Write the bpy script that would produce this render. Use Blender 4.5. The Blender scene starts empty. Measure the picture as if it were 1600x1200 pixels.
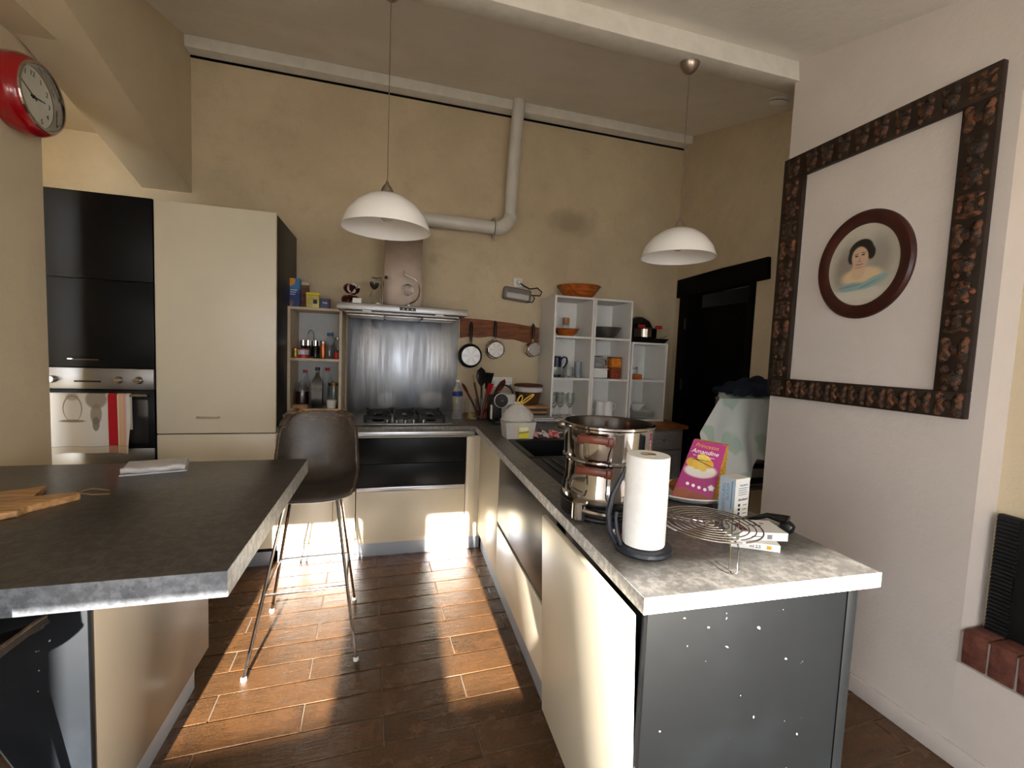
import bpy, bmesh, math, random
from mathutils import Vector, Matrix
random.seed(7)
C = bpy.context.scene.collection
SC = bpy.context.scene
PI = math.pi

# ------------------------------------------------------------------ camera
cam_d = bpy.data.cameras.new('camera')
cam = bpy.data.objects.new('camera', cam_d); C.objects.link(cam)
right = Vector((0.96236257, -0.2687691, 0.04026726))
up = Vector((-0.01992064, 0.07800624, 0.99675383))
fwd = Vector((0.27103772, 0.96004073, -0.06971623))
mw = Matrix((right, up, -fwd)).transposed().to_4x4()
mw.translation = (0, 0, 1.45)
cam.matrix_world = mw
cam_d.sensor_width = 36; cam_d.lens = 694.23 / 1600 * 36
cam_d.clip_start = 0.02
SC.camera = cam

# ------------------------------------------------------------------ world, sun, exposure
w = bpy.data.worlds.new('sky'); SC.world = w; w.use_nodes = True
bg = w.node_tree.nodes['Background']
bg.inputs[0].default_value = (0.87, 0.925, 1.0, 1); bg.inputs[1].default_value = 7.8
sun_d = bpy.data.lights.new('sun', 'SUN'); sun = bpy.data.objects.new('sun', sun_d); C.objects.link(sun)
sun_d.energy = 36; sun_d.angle = math.radians(0.7); sun_d.color = (1.0, 0.93, 0.83)
sdir = Vector((0.022, 1, -0.30)).normalized()
sun.rotation_euler = sdir.to_track_quat('-Z', 'Y').to_euler()
SC.view_settings.view_transform = 'Standard'; SC.view_settings.look = 'None'
SC.view_settings.gamma = 1; SC.view_settings.use_curve_mapping = False
SC.view_settings.exposure = 0.45

# ------------------------------------------------------------------ materials
def lin(c):
    return tuple(((v/255/12.92) if v/255 <= .04045 else ((v/255+.055)/1.055)**2.4) for v in c)
def nd(nt, t, **k):
    n = nt.nodes.new(t)
    for a, b in k.items(): setattr(n, a, b)
    return n
def mix(nt, fac, a, b, typ='MIX'):
    m = nd(nt, 'ShaderNodeMix', data_type='RGBA', blend_type=typ)
    for s, v in ((0, fac), (6, a), (7, b)):
        if hasattr(v, 'links'): nt.links.new(v, m.inputs[s])
        else: m.inputs[s].default_value = v if s == 0 else (*v, 1)
    return m.outputs[2]
def math_(nt, op, a, b=None, clamp=False):
    m = nd(nt, 'ShaderNodeMath', operation=op, use_clamp=clamp)
    for i, v in enumerate((a, b)):
        if v is None: continue
        if hasattr(v, 'links'): nt.links.new(v, m.inputs[i])
        else: m.inputs[i].default_value = v
    return m.outputs[0]
def ramp(nt, src, p0, p1):
    r = nd(nt, 'ShaderNodeMapRange', interpolation_type='SMOOTHSTEP')
    nt.links.new(src, r.inputs[0]); r.inputs[1].default_value = p0; r.inputs[2].default_value = p1
    return r.outputs[0]
def coords(nt, scale=(1, 1, 1)):
    tc = nd(nt, 'ShaderNodeTexCoord'); mp = nd(nt, 'ShaderNodeMapping')
    nt.links.new(tc.outputs['Object'], mp.inputs[0]); mp.inputs['Scale'].default_value = scale
    return mp.outputs[0]
def noise(nt, vec, scale, detail=4, rough=.6):
    n = nd(nt, 'ShaderNodeTexNoise'); nt.links.new(vec, n.inputs['Vector'])
    n.inputs['Scale'].default_value = scale; n.inputs['Detail'].default_value = detail; n.inputs['Roughness'].default_value = rough
    return n.outputs[0]
MATS = {}
def M(name, col, rough=.5, metal=0, n=None, bump=None, trans=0, spec=.5, coat=0, stretch=(1, 1, 1), sheen=0, ior=1.45, fn=None, emit=None):
    if name in MATS: return MATS[name]
    m = bpy.data.materials.new(name); m.use_nodes = True; nt = m.node_tree
    b = nt.nodes['Principled BSDF']; c = lin(col)
    b.inputs['Base Color'].default_value = (*c, 1); b.inputs['Roughness'].default_value = rough
    b.inputs['Metallic'].default_value = metal; b.inputs['Transmission Weight'].default_value = trans
    b.inputs['Specular IOR Level'].default_value = spec; b.inputs['Coat Weight'].default_value = coat
    b.inputs['IOR'].default_value = ior; b.inputs['Sheen Weight'].default_value = sheen
    v = coords(nt, stretch)
    if n is None and not fn: n = (9, .06)
    if n:
        f = noise(nt, v, n[0]); f = ramp(nt, f, .3, .7)
        lo = tuple(x*(1-n[1]) for x in c); hi = tuple(min(1, x*(1+n[1])) for x in c)
        nt.links.new(mix(nt, f, lo, hi), b.inputs['Base Color'])
    if fn: fn(nt, b, v, c)
    if bump:
        bn = nd(nt, 'ShaderNodeBump'); bn.inputs['Strength'].default_value = bump[1]; bn.inputs['Distance'].default_value = bump[2] if len(bump) > 2 else .01
        nt.links.new(noise(nt, v, bump[0], 5), bn.inputs['Height']); nt.links.new(bn.outputs[0], b.inputs['Normal'])
    MATS[name] = m
    return m

STAINS = [(1.54, 2.62, .26, .14, .5), (.345, 2.19, .05, .06, .3)]      # soot smudge and patch on the back wall
def plaster_fn(nt, b, v, c):
    f1 = ramp(nt, noise(nt, v, 1.3, 5), .35, .7); f2 = ramp(nt, noise(nt, v, 7, 8, .75), .52, .78)
    a = mix(nt, f1, tuple(x*.9 for x in c), tuple(min(1, x*1.08) for x in c))
    a = mix(nt, math_(nt, 'MULTIPLY', f2, .35), a, tuple(x*.6 for x in c))
    f3 = ramp(nt, noise(nt, v, 3.2, 8, .8), .5, .72); a = mix(nt, math_(nt, 'MULTIPLY', f3, .28), a, tuple(x*.55 for x in c))
    tc = nd(nt, 'ShaderNodeTexCoord'); sp_ = nd(nt, 'ShaderNodeSeparateXYZ'); nt.links.new(tc.outputs['Object'], sp_.inputs[0])
    for sx_, sz_, rx_, rz_, al in STAINS:
        ex = math_(nt, 'MULTIPLY', math_(nt, 'SUBTRACT', sp_.outputs[0], sx_), 1/rx_); ez = math_(nt, 'MULTIPLY', math_(nt, 'SUBTRACT', sp_.outputs[2], sz_), 1/rz_)
        dd_ = math_(nt, 'ADD', math_(nt, 'SQRT', math_(nt, 'ADD', math_(nt, 'MULTIPLY', ex, ex), math_(nt, 'MULTIPLY', ez, ez))), math_(nt, 'MULTIPLY', math_(nt, 'SUBTRACT', noise(nt, v, 9, 4), .5), .9))
        a = mix(nt, math_(nt, 'MULTIPLY', ramp(nt, dd_, 1.15, .25), al), a, tuple(x*.35 for x in c))
    nt.links.new(a, b.inputs['Base Color'])
    bn = nd(nt, 'ShaderNodeBump'); bn.inputs['Strength'].default_value = .35; bn.inputs['Distance'].default_value = .02
    h = math_(nt, 'ADD', noise(nt, v, 6, 8, .7), math_(nt, 'MULTIPLY', noise(nt, v, 60, 3), .25))
    nt.links.new(h, bn.inputs['Height']); nt.links.new(bn.outputs[0], b.inputs['Normal'])
def paintwall_fn(nt, b, v, c):
    f1 = ramp(nt, noise(nt, v, 1.7, 5), .35, .7)
    f2 = ramp(nt, noise(nt, v, 26, 2), .74, .80)
    a = mix(nt, f1, tuple(x*.96 for x in c), tuple(min(1, x*1.04) for x in c))
    a = mix(nt, math_(nt, 'MULTIPLY', f2, .45), a, tuple(x*.45 for x in c))
    nt.links.new(a, b.inputs['Base Color'])
    bn = nd(nt, 'ShaderNodeBump'); bn.inputs['Strength'].default_value = .25; bn.inputs['Distance'].default_value = .012
    h = math_(nt, 'ADD', noise(nt, v, 14, 5, .6), math_(nt, 'MULTIPLY', noise(nt, v, 90, 3), .3))
    nt.links.new(h, bn.inputs['Height']); nt.links.new(bn.outputs[0], b.inputs['Normal'])
def stone_fn(nt, b, v, c):
    f1 = ramp(nt, noise(nt, v, 5, 8, .75), .3, .7); f2 = ramp(nt, noise(nt, v, 42, 6, .7), .4, .66); f3 = ramp(nt, noise(nt, v, 110, 3), .55, .7)
    a = mix(nt, f1, tuple(x*.75 for x in c), tuple(x*1.2 for x in c))
    a = mix(nt, math_(nt, 'MULTIPLY', f2, .6), a, tuple(min(1, x*2.3) for x in c))
    a = mix(nt, math_(nt, 'MULTIPLY', f3, .4), a, tuple(x*.3 for x in c))
    nt.links.new(a, b.inputs['Base Color'])
def tile_fn(nt, b, v, c):
    oi = nd(nt, 'ShaderNodeObjectInfo'); r = oi.outputs['Random']
    tc = nd(nt, 'ShaderNodeTexCoord'); mp = nd(nt, 'ShaderNodeMapping'); nt.links.new(tc.outputs['Object'], mp.inputs[0])
    cx = nd(nt, 'ShaderNodeCombineXYZ')
    for i in range(3): nt.links.new(math_(nt, 'MULTIPLY', r, 17.0+9*i), cx.inputs[i])
    nt.links.new(cx.outputs[0], mp.inputs['Location'])
    f1 = ramp(nt, noise(nt, mp.outputs[0], 7, 6, .7), .35, .7)
    mp2 = nd(nt, 'ShaderNodeMapping'); nt.links.new(mp.outputs[0], mp2.inputs[0]); mp2.inputs['Scale'].default_value = (.35, 2.2, 1)
    f2 = ramp(nt, noise(nt, mp2.outputs[0], 18, 7, .75), .48, .7)
    a = mix(nt, r, tuple(x*.62 for x in c), tuple(x*1.25 for x in c))
    a = mix(nt, f1, a, (c[0]*1.45, c[1]*1.25, c[2]*.95))
    a = mix(nt, math_(nt, 'MULTIPLY', f2, .55), a, tuple(x*.35 for x in c))
    f4 = ramp(nt, noise(nt, mp.outputs[0], 150, 3, .6), .42, .66); a = mix(nt, math_(nt, 'MULTIPLY', f4, .45), a, (c[0]*2.2, c[1]*2.1, c[2]*1.9))
    nt.links.new(a, b.inputs['Base Color'])
    nt.links.new(math_(nt, 'ADD', math_(nt, 'MULTIPLY', f1, .12), .20), b.inputs['Roughness'])
    bn = nd(nt, 'ShaderNodeBump'); bn.inputs['Strength'].default_value = .5; bn.inputs['Distance'].default_value = .006
    nt.links.new(noise(nt, mp2.outputs[0], 16, 8, .75), bn.inputs['Height']); nt.links.new(bn.outputs[0], b.inputs['Normal'])
def wood_fn(nt, b, v, c):
    mp = nd(nt, 'ShaderNodeMapping'); nt.links.new(v, mp.inputs[0]); mp.inputs['Scale'].default_value = (1, 7, 7)
    f = ramp(nt, noise(nt, mp.outputs[0], 7, 6, .65), .32, .68); g = ramp(nt, noise(nt, v, 9, 3), .62, .8)
    a = mix(nt, f, tuple(x*.55 for x in c), tuple(min(1, x*1.3) for x in c))
    a = mix(nt, math_(nt, 'MULTIPLY', g, .6), a, tuple(x*.3 for x in c))
    nt.links.new(a, b.inputs['Base Color'])
def brushed_fn(nt, b, v, c):
    mp = nd(nt, 'ShaderNodeMapping'); nt.links.new(v, mp.inputs[0]); mp.inputs['Scale'].default_value = (1.2, 60, 60)
    f = noise(nt, mp.outputs[0], 9, 3)
    r = nd(nt, 'ShaderNodeMapRange'); nt.links.new(f, r.inputs[0]); r.inputs[3].default_value = .26; r.inputs[4].default_value = .44
    nt.links.new(r.outputs[0], b.inputs['Roughness'])
    s = ramp(nt, noise(nt, v, 6, 5), .35, .75)
    nt.links.new(mix(nt, s, tuple(x*.86 for x in c), c), b.inputs['Base Color'])
def scratch_fn(nt, b, v, c):
    f = ramp(nt, noise(nt, v, 2.6, 5, .7), .4, .75); g = ramp(nt, noise(nt, v, 55, 2, .5), .745, .77)
    mp = nd(nt, 'ShaderNodeMapping'); nt.links.new(v, mp.inputs[0]); mp.inputs['Rotation'].default_value = (0, .7, .3); mp.inputs['Scale'].default_value = (3, 3, 40)
    h = ramp(nt, noise(nt, mp.outputs[0], 3, 3), .76, .8)
    a = mix(nt, f, tuple(x*.8 for x in c), tuple(x*1.5 for x in c))
    a = mix(nt, math_(nt, 'MULTIPLY', h, .25), a, (.4, .42, .42)); a = mix(nt, math_(nt, 'MULTIPLY', g, .8), a, (.6, .6, .58))
    nt.links.new(a, b.inputs['Base Color'])
def leather_fn(nt, b, v, c):
    f = ramp(nt, noise(nt, v, 5, 6, .7), .35, .75)
    a = mix(nt, f, tuple(x*.7 for x in c), tuple(x*1.35 for x in c))
    tc = nd(nt, 'ShaderNodeTexCoord'); sp = nd(nt, 'ShaderNodeSeparateXYZ'); nt.links.new(tc.outputs['Object'], sp.inputs[0])
    top = ramp(nt, sp.outputs[2], 1.03, 1.10)
    mp = nd(nt, 'ShaderNodeMapping'); nt.links.new(v, mp.inputs[0]); mp.inputs['Scale'].default_value = (.6, 1, 3); mp.inputs['Rotation'].default_value = (0, .3, 0)
    cr = ramp(nt, noise(nt, mp.outputs[0], 22, 7, .8), .53, .60)
    a = mix(nt, math_(nt, 'MULTIPLY', cr, top), a, lin((178, 128, 88)))
    nt.links.new(a, b.inputs['Base Color'])
def check_fn(nt, b, v, c):
    ch = nd(nt, 'ShaderNodeTexChecker'); nt.links.new(v, ch.inputs[0]); ch.inputs['Scale'].default_value = 28
    ch.inputs[1].default_value = (*lin((205, 195, 195)), 1); ch.inputs[2].default_value = (*lin((70, 62, 66)), 1)
    ch2 = nd(nt, 'ShaderNodeTexChecker'); nt.links.new(v, ch2.inputs[0]); ch2.inputs['Scale'].default_value = 14
    nt.links.new(mix(nt, math_(nt, 'MULTIPLY', ch2.outputs[1], .55), ch.outputs[0], lin((205, 60, 60))), b.inputs['Base Color'])
def carve_fn(nt, b, v, c):
    oi = nd(nt, 'ShaderNodeObjectInfo'); r = oi.outputs['Random']
    f = ramp(nt, noise(nt, v, 38, 4), .4, .62)
    a = mix(nt, r, tuple(x*.5 for x in c), (c[0]*1.35, c[1]*1.0, c[2]*.8))
    nt.links.new(mix(nt, f, lin((30, 21, 14)), a), b.inputs['Base Color'])
def sheet_fn(nt, b, v, c):
    f = ramp(nt, noise(nt, v, 4.5, 2), .5, .56); g = ramp(nt, noise(nt, v, 3.1, 2), .55, .62)
    a = mix(nt, math_(nt, 'MULTIPLY', f, .7), c, lin((150, 176, 158))); a = mix(nt, math_(nt, 'MULTIPLY', g, .6), a, lin((196, 168, 166)))
    nt.links.new(a, b.inputs['Base Color'])
def radial_fn(nt, b, v, c):
    tc = nd(nt, 'ShaderNodeTexCoord'); sp = nd(nt, 'ShaderNodeSeparateXYZ'); nt.links.new(tc.outputs['Object'], sp.inputs[0])
    an = math_(nt, 'ARCTAN2', sp.outputs[2], sp.outputs[0])
    s = math_(nt, 'ABSOLUTE', math_(nt, 'SINE', math_(nt, 'MULTIPLY', an, 3.0)))
    nt.links.new(mix(nt, s, tuple(x*.75 for x in c), c), b.inputs['Base Color'])
# layered flat prints: each layer an ellipse or band in object coordinates (axes a, b)
def layers_fn(lays, ax=(0, 2)):
    def fn(nt, b, v, c):
        tc = nd(nt, 'ShaderNodeTexCoord'); sp = nd(nt, 'ShaderNodeSeparateXYZ'); nt.links.new(tc.outputs['Object'], sp.inputs[0])
        X, Y = sp.outputs[ax[0]], sp.outputs[ax[1]]
        out = c
        wob = math_(nt, 'MULTIPLY', math_(nt, 'SUBTRACT', noise(nt, v, 30, 3), .5), .25)
        for (cx, cy, rx, ry, soft, col, al, ang) in lays:
            dx = math_(nt, 'SUBTRACT', X, cx); dy = math_(nt, 'SUBTRACT', Y, cy)
            ca, sa = math.cos(ang), math.sin(ang)
            ex = math_(nt, 'ADD', math_(nt, 'MULTIPLY', dx, ca/rx), math_(nt, 'MULTIPLY', dy, sa/rx))
            ey = math_(nt, 'ADD', math_(nt, 'MULTIPLY', dx, -sa/ry), math_(nt, 'MULTIPLY', dy, ca/ry))
            d = math_(nt, 'SQRT', math_(nt, 'ADD', math_(nt, 'MULTIPLY', ex, ex), math_(nt, 'MULTIPLY', ey, ey)))
            d = math_(nt, 'ADD', d, math_(nt, 'MULTIPLY', wob, min(1, soft*3)))
            f = ramp(nt, d, 1+soft, 1-soft)
            out = mix(nt, math_(nt, 'MULTIPLY', f, al), out, lin(col))
        nt.links.new(out, b.inputs['Base Color'])
    return fn

plaster = M('plaster_back', (207, 190, 159), .9, fn=plaster_fn)
paint = M('painted_wall', (212, 202, 194), .85, fn=paintwall_fn)  # faint pink put into the paint to stand for reddish bounced light
paint_l = M('painted_wall_left', (210, 194, 164), .88, fn=paintwall_fn)
ceil_m = M('ceiling_paint', (242, 238, 230), .9, fn=paintwall_fn)
beam_m = M('beam_paint', (226, 222, 212), .8, n=(12, .05), bump=(20, .15))
tile_m = M('wood_look_tile', (76, 54, 35), .3, fn=tile_fn, spec=.4)
grout_m = M('grout', (120, 104, 88), .85)
stone = M('worktop_laminate', (94, 92, 89), .34, fn=stone_fn, spec=.55)
stone_edge = M('worktop_edge', (168, 168, 168), .4, fn=stone_fn)
cream = M('cream_front', (220, 211, 190), .3, n=(3, .02), spec=.5)
blackf = M('black_front', (13, 15, 18), .38, n=(3, .1), spec=.22)
anthra = M('anthracite_front', (58, 54, 50), .28, n=(4, .12), spec=.8)
darkpanel = M('dark_end_panel', (8, 10, 12), .5, fn=scratch_fn, spec=.2)
alu = M('aluminium', (200, 204, 210), .35, metal=1, n=(4, .03))
plinth_m = M('aluminium_plinth', (176, 184, 196), .45, metal=.6, n=(4, .04))
steel = M('brushed_steel', (160, 160, 160), .34, metal=1, fn=brushed_fn)
chrome = M('polished_steel', (186, 182, 178), .07, metal=1, n=(6, .03))
satin = M('satin_steel', (170, 160, 148), .28, metal=1, n=(8, .05))
radial = M('spun_steel', (140, 138, 135), .32, metal=1, fn=radial_fn)
blackpl = M('black_plastic', (16, 16, 17), .4, n=(8, .1))
iron = M('cast_iron', (14, 14, 15), .6, n=(20, .2), bump=(60, .2))
leather = M('worn_brown_leather', (70, 62, 56), .32, fn=leather_fn, bump=(70, .12), spec=.6)
rim_m = M('worn_leather_rim', (100, 82, 66), .5, n=(60, .5))
white = M('white_plastic', (236, 236, 232), .4, n=(5, .02))
shelfwhite = M('white_board', (230, 228, 222), .5, n=(4, .03))
opal = M('opal_glass', (238, 235, 230), .15, n=(5, .02), spec=.6, coat=.3)
glass = M('clear_glass', (250, 252, 252), .03, trans=1, ior=1.3, n=(3, .01))
smoke = M('smoked_glass', (60, 60, 62), .12, trans=.6, n=(3, .1))
bulb_m = M('bulb_glass', (245, 245, 240), .08, trans=.6, n=(3, .01))
redpl = M('red_plastic', (160, 8, 22), .18, n=(5, .08), coat=.6)
pipe_m = M('white_enamel_pipe', (216, 212, 204), .3, n=(6, .04))
woodrail = M('rough_brown_wood', (122, 66, 26), .6, fn=wood_fn, bump=(30, .3))
woodlight = M('light_wood', (196, 150, 100), .5, fn=wood_fn)
woodbowl = M('red_brown_wood', (178, 96, 40), .4, fn=wood_fn)
woodtop = M('pine_top', (150, 92, 44), .45, fn=wood_fn)
greywood = M('grey_painted_wood', (140, 138, 140), .6, n=(14, .14), stretch=(1, 1, 6))
mahog = M('mahogany_frame', (58, 22, 15), .35, n=(12, .3))
carve_m = M('carved_wood', (112, 76, 48), .5, fn=carve_fn, bump=(60, .6, .02))
frame_d = M('dark_frame_wood', (38, 26, 18), .5, n=(20, .3))
blackwood = M('black_painted_wood', (7, 6, 6), .7, n=(15, .3), bump=(25, .3), spec=.12)
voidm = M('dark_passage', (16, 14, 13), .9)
brick_m = M('red_brick', (102, 58, 46), .8, n=(26, .35), bump=(50, .5))
mortar = M('mortar', (170, 160, 150), .9)
paper = M('paper_towel', (244, 244, 242), .95, n=(40, .03), bump=(160, .35, .004))
cloth_w = M('grey_white_linen', (206, 203, 204), .95, n=(12, .05), bump=(140, .2, .003))
checked = M('checked_cloth', (200, 190, 190), .9, fn=check_fn)
sheet_m = M('patterned_sheet', (196, 200, 196), .95, fn=sheet_fn)
bluecl = M('dark_blue_cloth', (20, 32, 52), .95, n=(8, .5))
wicker = M('wicker', (92, 50, 28), .7, n=(50, .35), bump=(70, .7, .01), stretch=(1, 1, 3))
yellow = M('yellow_print', (226, 206, 40), .5)
bluepr = M('blue_print', (26, 62, 130), .45, n=(14, .4))
brownpr = M('brown_paper', (110, 76, 56), .7, n=(30, .5))
teatin = M('tea_tin', (196, 178, 92), .35, n=(20, .2), spec=.6)
purple = M('purple_card', (58, 62, 104), .5, n=(24, .25))
gold = M('gold_lid', (178, 142, 62), .3, metal=1)
copper = M('copper_tone', (176, 104, 62), .3, metal=.7)
oilgl = M('dark_bottle', (18, 14, 8), .1, n=(4, .2), spec=.7)
redcap = M('red_cap', (176, 26, 30), .4)
bluecap = M('blue_cap', (70, 110, 150), .4)
waterbl = M('blue_label', (30, 48, 120), .4)
plastic = M('clear_plastic', (232, 236, 238), .12, trans=.85, ior=1.15, n=(14, .05), bump=(18, .6, .02))
plastic_w = M('milky_bag', (244, 243, 240), .28, trans=.5, ior=1.08, n=(10, .04), bump=(14, .35, .02))
orange = M('orange_pasta', (206, 122, 30), .6, n=(70, .5))
rust = M('rust_pasta', (132, 58, 28), .6, n=(70, .5))
jam = M('dark_jam', (48, 16, 18), .3)
cork = M('cork', (176, 122, 76), .8, n=(60, .3))
handle_br = M('brown_bakelite', (104, 52, 36), .35, n=(14, .15))
rubber = M('dark_grey_plastic', (44, 48, 56), .4)
magenta = M('magenta_print', (164, 22, 112), .3, n=(9, .12))
net_m = M('yellow_net', (212, 160, 44), .7, n=(110, .5), bump=(140, .8, .01))
potato = M('potato_skin', (170, 104, 52), .7, n=(20, .2))
ink = M('print_ink', (40, 46, 58), .6)
inkblue = M('print_blue', (96, 150, 186), .6)
inkwhite = M('print_white', (246, 244, 244), .6)
inkgold = M('print_gold', (206, 160, 40), .5)
inkred = M('print_maroon', (86, 24, 44), .6)
mesh_gr = M('grey_wire_mesh', (96, 96, 94), .5, metal=.6, n=(120, .5))
crystal = M('crystal', (230, 230, 226), .1, metal=.5, n=(80, .5))

# ------------------------------------------------------------------ geometry helpers
class G:
    def __init__(s, o=None):
        s.b = bmesh.new()
        if o is None: s.o = Vector((0, 0, 0))
        elif hasattr(o, 'location'): s.o = Vector(o.location)
        else: s.o = Vector(o)
    def _v(s, p): return s.b.verts.new(Vector(p) - s.o)
    def box(s, x0, x1, y0, y1, z0, z1, bev=0, seg=2):
        vs = [s._v((x, y, z)) for z in (z0, z1) for y in (y0, y1) for x in (x0, x1)]
        fs = [s.b.faces.new([vs[i] for i in q]) for q in ((0, 2, 3, 1), (4, 5, 7, 6), (0, 1, 5, 4), (2, 6, 7, 3), (0, 4, 6, 2), (1, 3, 7, 5))]
        if bev:
            es = list({e for f in fs for e in f.edges})
            bmesh.ops.bevel(s.b, geom=es, offset=bev, segments=seg, affect='EDGES', profile=.5)
        return s
    def poly(s, pts, depth, bev=0):       # closed loop of 3D points extruded along vector depth
        d = Vector(depth); a = [s._v(p) for p in pts]; c = [s._v(Vector(p)+d) for p in pts]; n = len(a)
        fs = [s.b.faces.new(a[::-1]), s.b.faces.new(c)]
        for i in range(n): fs.append(s.b.faces.new([a[i], a[(i+1) % n], c[(i+1) % n], c[i]]))
        if bev:
            es = list({e for f in fs for e in f.edges})
            bmesh.ops.bevel(s.b, geom=es, offset=bev, segments=2, affect='EDGES', profile=.5)
        bmesh.ops.recalc_face_normals(s.b, faces=s.b.faces[:])
        return s
    def hexa(s, bot, top):                 # 4 bottom, 4 top points
        a = [s._v(p) for p in bot]; c = [s._v(p) for p in top]
        s.b.faces.new(a[::-1]); s.b.faces.new(c)
        for i in range(4): s.b.faces.new([a[i], a[(i+1) % 4], c[(i+1) % 4], c[i]])
        return s
    def lathe(s, prof, c=(0, 0, 0), seg=28, axis='Z', sx=1, sy=1, wob=None):
        c = Vector(c); rings = []
        for r, h in prof:
            ring = []
            if r < 1e-6:
                ring = [s._v(c + s._ax(0, 0, h, axis))]
            else:
                for i in range(seg):
                    a = 2*PI*i/seg; rr = r*(wob(a, h) if wob else 1)
                    ring.append(s._v(c + s._ax(rr*math.cos(a)*sx, rr*math.sin(a)*sy, h, axis)))
            rings.append(ring)
        for p, q in zip(rings, rings[1:]):
            for i in range(seg):
                j = (i+1) % seg
                if len(p) == 1 and len(q) == 1: break
                if len(p) == 1: s.b.faces.new([p[0], q[j], q[i]][::-1])
                elif len(q) == 1: s.b.faces.new([p[i], p[j], q[0]])
                else: s.b.faces.new([p[i], p[j], q[j], q[i]])
        return s
    @staticmethod
    def _ax(x, y, h, axis):
        return Vector((x, y, h)) if axis == 'Z' else Vector((x, h, y)) if axis == 'Y' else Vector((h, x, y))
    def tube(s, pts, r, seg=8, closed=False):
        pts = [Vector(p) for p in pts]; n = len(pts); rings = []
        rs = r if isinstance(r, (list, tuple)) else [r]*n
        ref = None
        for i, p in enumerate(pts):
            a = pts[(i-1) % n] if (closed or i > 0) else p; b = pts[(i+1) % n] if (closed or i < n-1) else p
            t = (b-a).normalized()
            if ref is None:
                ref = t.orthogonal().normalized()
            u = (ref - t*ref.dot(t))
            u = u.normalized() if u.length > 1e-6 else t.orthogonal().normalized()
            ref = u; v = t.cross(u)
            rings.append([s._v(p + (u*math.cos(2*PI*k/seg) + v*math.sin(2*PI*k/seg))*rs[i]) for k in range(seg)])
        m = n if closed else n-1
        for i in range(m):
            p, q = rings[i], rings[(i+1) % n]
            for k in range(seg):
                j = (k+1) % seg; s.b.faces.new([p[k], p[j], q[j], q[k]])
        if not closed:
            s.b.faces.new(rings[0][::-1]); s.b.faces.new(rings[-1])
        return s
    def grid(s, fn, nu, nv, thick=0):
        vs = [[s._v(fn(i/nu, j/nv)) for j in range(nv+1)] for i in range(nu+1)]
        fs = [s.b.faces.new([vs[i][j], vs[i+1][j], vs[i+1][j+1], vs[i][j+1]]) for i in range(nu) for j in range(nv)]
        if thick:
            bmesh.ops.recalc_face_normals(s.b, faces=fs)
            bmesh.ops.solidify(s.b, geom=fs, thickness=thick)
        return s
    def ob(s, name, mat, parent=None, loc=None, rot=None, smooth=True, ang=38):
        bmesh.ops.recalc_face_normals(s.b, faces=s.b.faces[:])
        me = bpy.data.meshes.new(name); s.b.to_mesh(me); s.b.free()
        me.materials.append(mat)
        if smooth:
            me.polygons.foreach_set('use_smooth', [True]*len(me.polygons)); me.set_sharp_from_angle(angle=math.radians(ang))
        o = bpy.data.objects.new(name, me); C.objects.link(o)
        if parent is not None: o.parent = parent
        if loc is not None: o.location = loc
        if rot is not None: o.rotation_euler = rot
        return o
def T(name, label, cat, loc=(0, 0, 0), rz=0, group=None):
    o = bpy.data.objects.new(name, None); C.objects.link(o)
    o.location = loc; o.rotation_euler = (0, 0, rz); o.empty_display_size = .05
    return tag(o, label, cat, group)
def tag(o, label, cat, group=None):
    o['label'] = label; o['category'] = cat
    if group: o['group'] = group
    return o
def S(o):
    o['kind'] = 'structure'; return o
def copy_tree(o, parent=None):
    c = o.copy(); C.objects.link(c); c.parent = parent
    for ch in list(o.children): copy_tree(ch, c)
    return c
def text(parent, body, size, loc, rot, mat, name='lettering', align='CENTER', ext=.0004, shear=0, sx=1):
    cu = bpy.data.curves.new(name, 'FONT'); cu.body = body; cu.size = size; cu.align_x = align; cu.align_y = 'CENTER'
    cu.extrude = ext; cu.shear = shear; cu.resolution_u = 2
    t = bpy.data.objects.new('tmp', cu); C.objects.link(t)
    bpy.context.view_layer.update()
    me = bpy.data.meshes.new_from_object(t.evaluated_get(bpy.context.evaluated_depsgraph_get()))
    bpy.data.objects.remove(t); bpy.data.curves.remove(cu)
    me.materials.clear(); me.materials.append(mat); me.name = name
    o = bpy.data.objects.new(name, me); C.objects.link(o); o.parent = parent
    o.location = loc; o.rotation_euler = rot; o.scale = (sx, 1, 1)
    return o
FRONT = (PI/2, 0, 0)        # text facing -Y

# ------------------------------------------------------------------ setting
YB = 3.75; XL = -1.68; XR = 2.04; XD = 2.66
def cz(y): return 2.48 + .28*max(y, -.6)
floor = S(G().box(-2.6, 2.9, -2.1, 3.9, -.12, -.004).ob('floor', grout_m))
rowp = .1385
tile_mesh = {}
ang_f = math.radians(2.3)
def tile(x0, x1, yc, h):
    key = round(x1-x0, 3)
    if key not in tile_mesh:
        L = (x1-x0)/2-.0028; W = rowp/2-.0028
        g = G().box(-L, L, -W, W, -.010, 0, bev=.0018, seg=1); o = g.ob('floor_tile', tile_m, floor); tile_mesh[key] = o.data
    else:
        o = bpy.data.objects.new('floor_tile', tile_mesh[key]); C.objects.link(o); o.parent = floor
    x = (x0+x1)/2; ca, sa = math.cos(ang_f), math.sin(ang_f)
    o.location = (x*ca - (yc-2)*sa, 2 + x*sa + (yc-2)*ca, h)
    o.rotation_euler = (0, 0, ang_f + (PI if random.random() < .5 else 0))
for k in range(-9, 11):
    yc = 1.93 + k*rowp
    off = .0 if k % 2 == 0 else -.30
    for j in range(-3, 4):
        x0 = off + .64*j; x1 = x0 + .64
        if x1 < -1.75 or x0 > 2.05: continue
        if x1 < -.95 and k < 0: continue
        if .8 < x0 and x1 < 1.2: continue
        tile(x0, x1, yc, random.uniform(-.0008, .0012))

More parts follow.
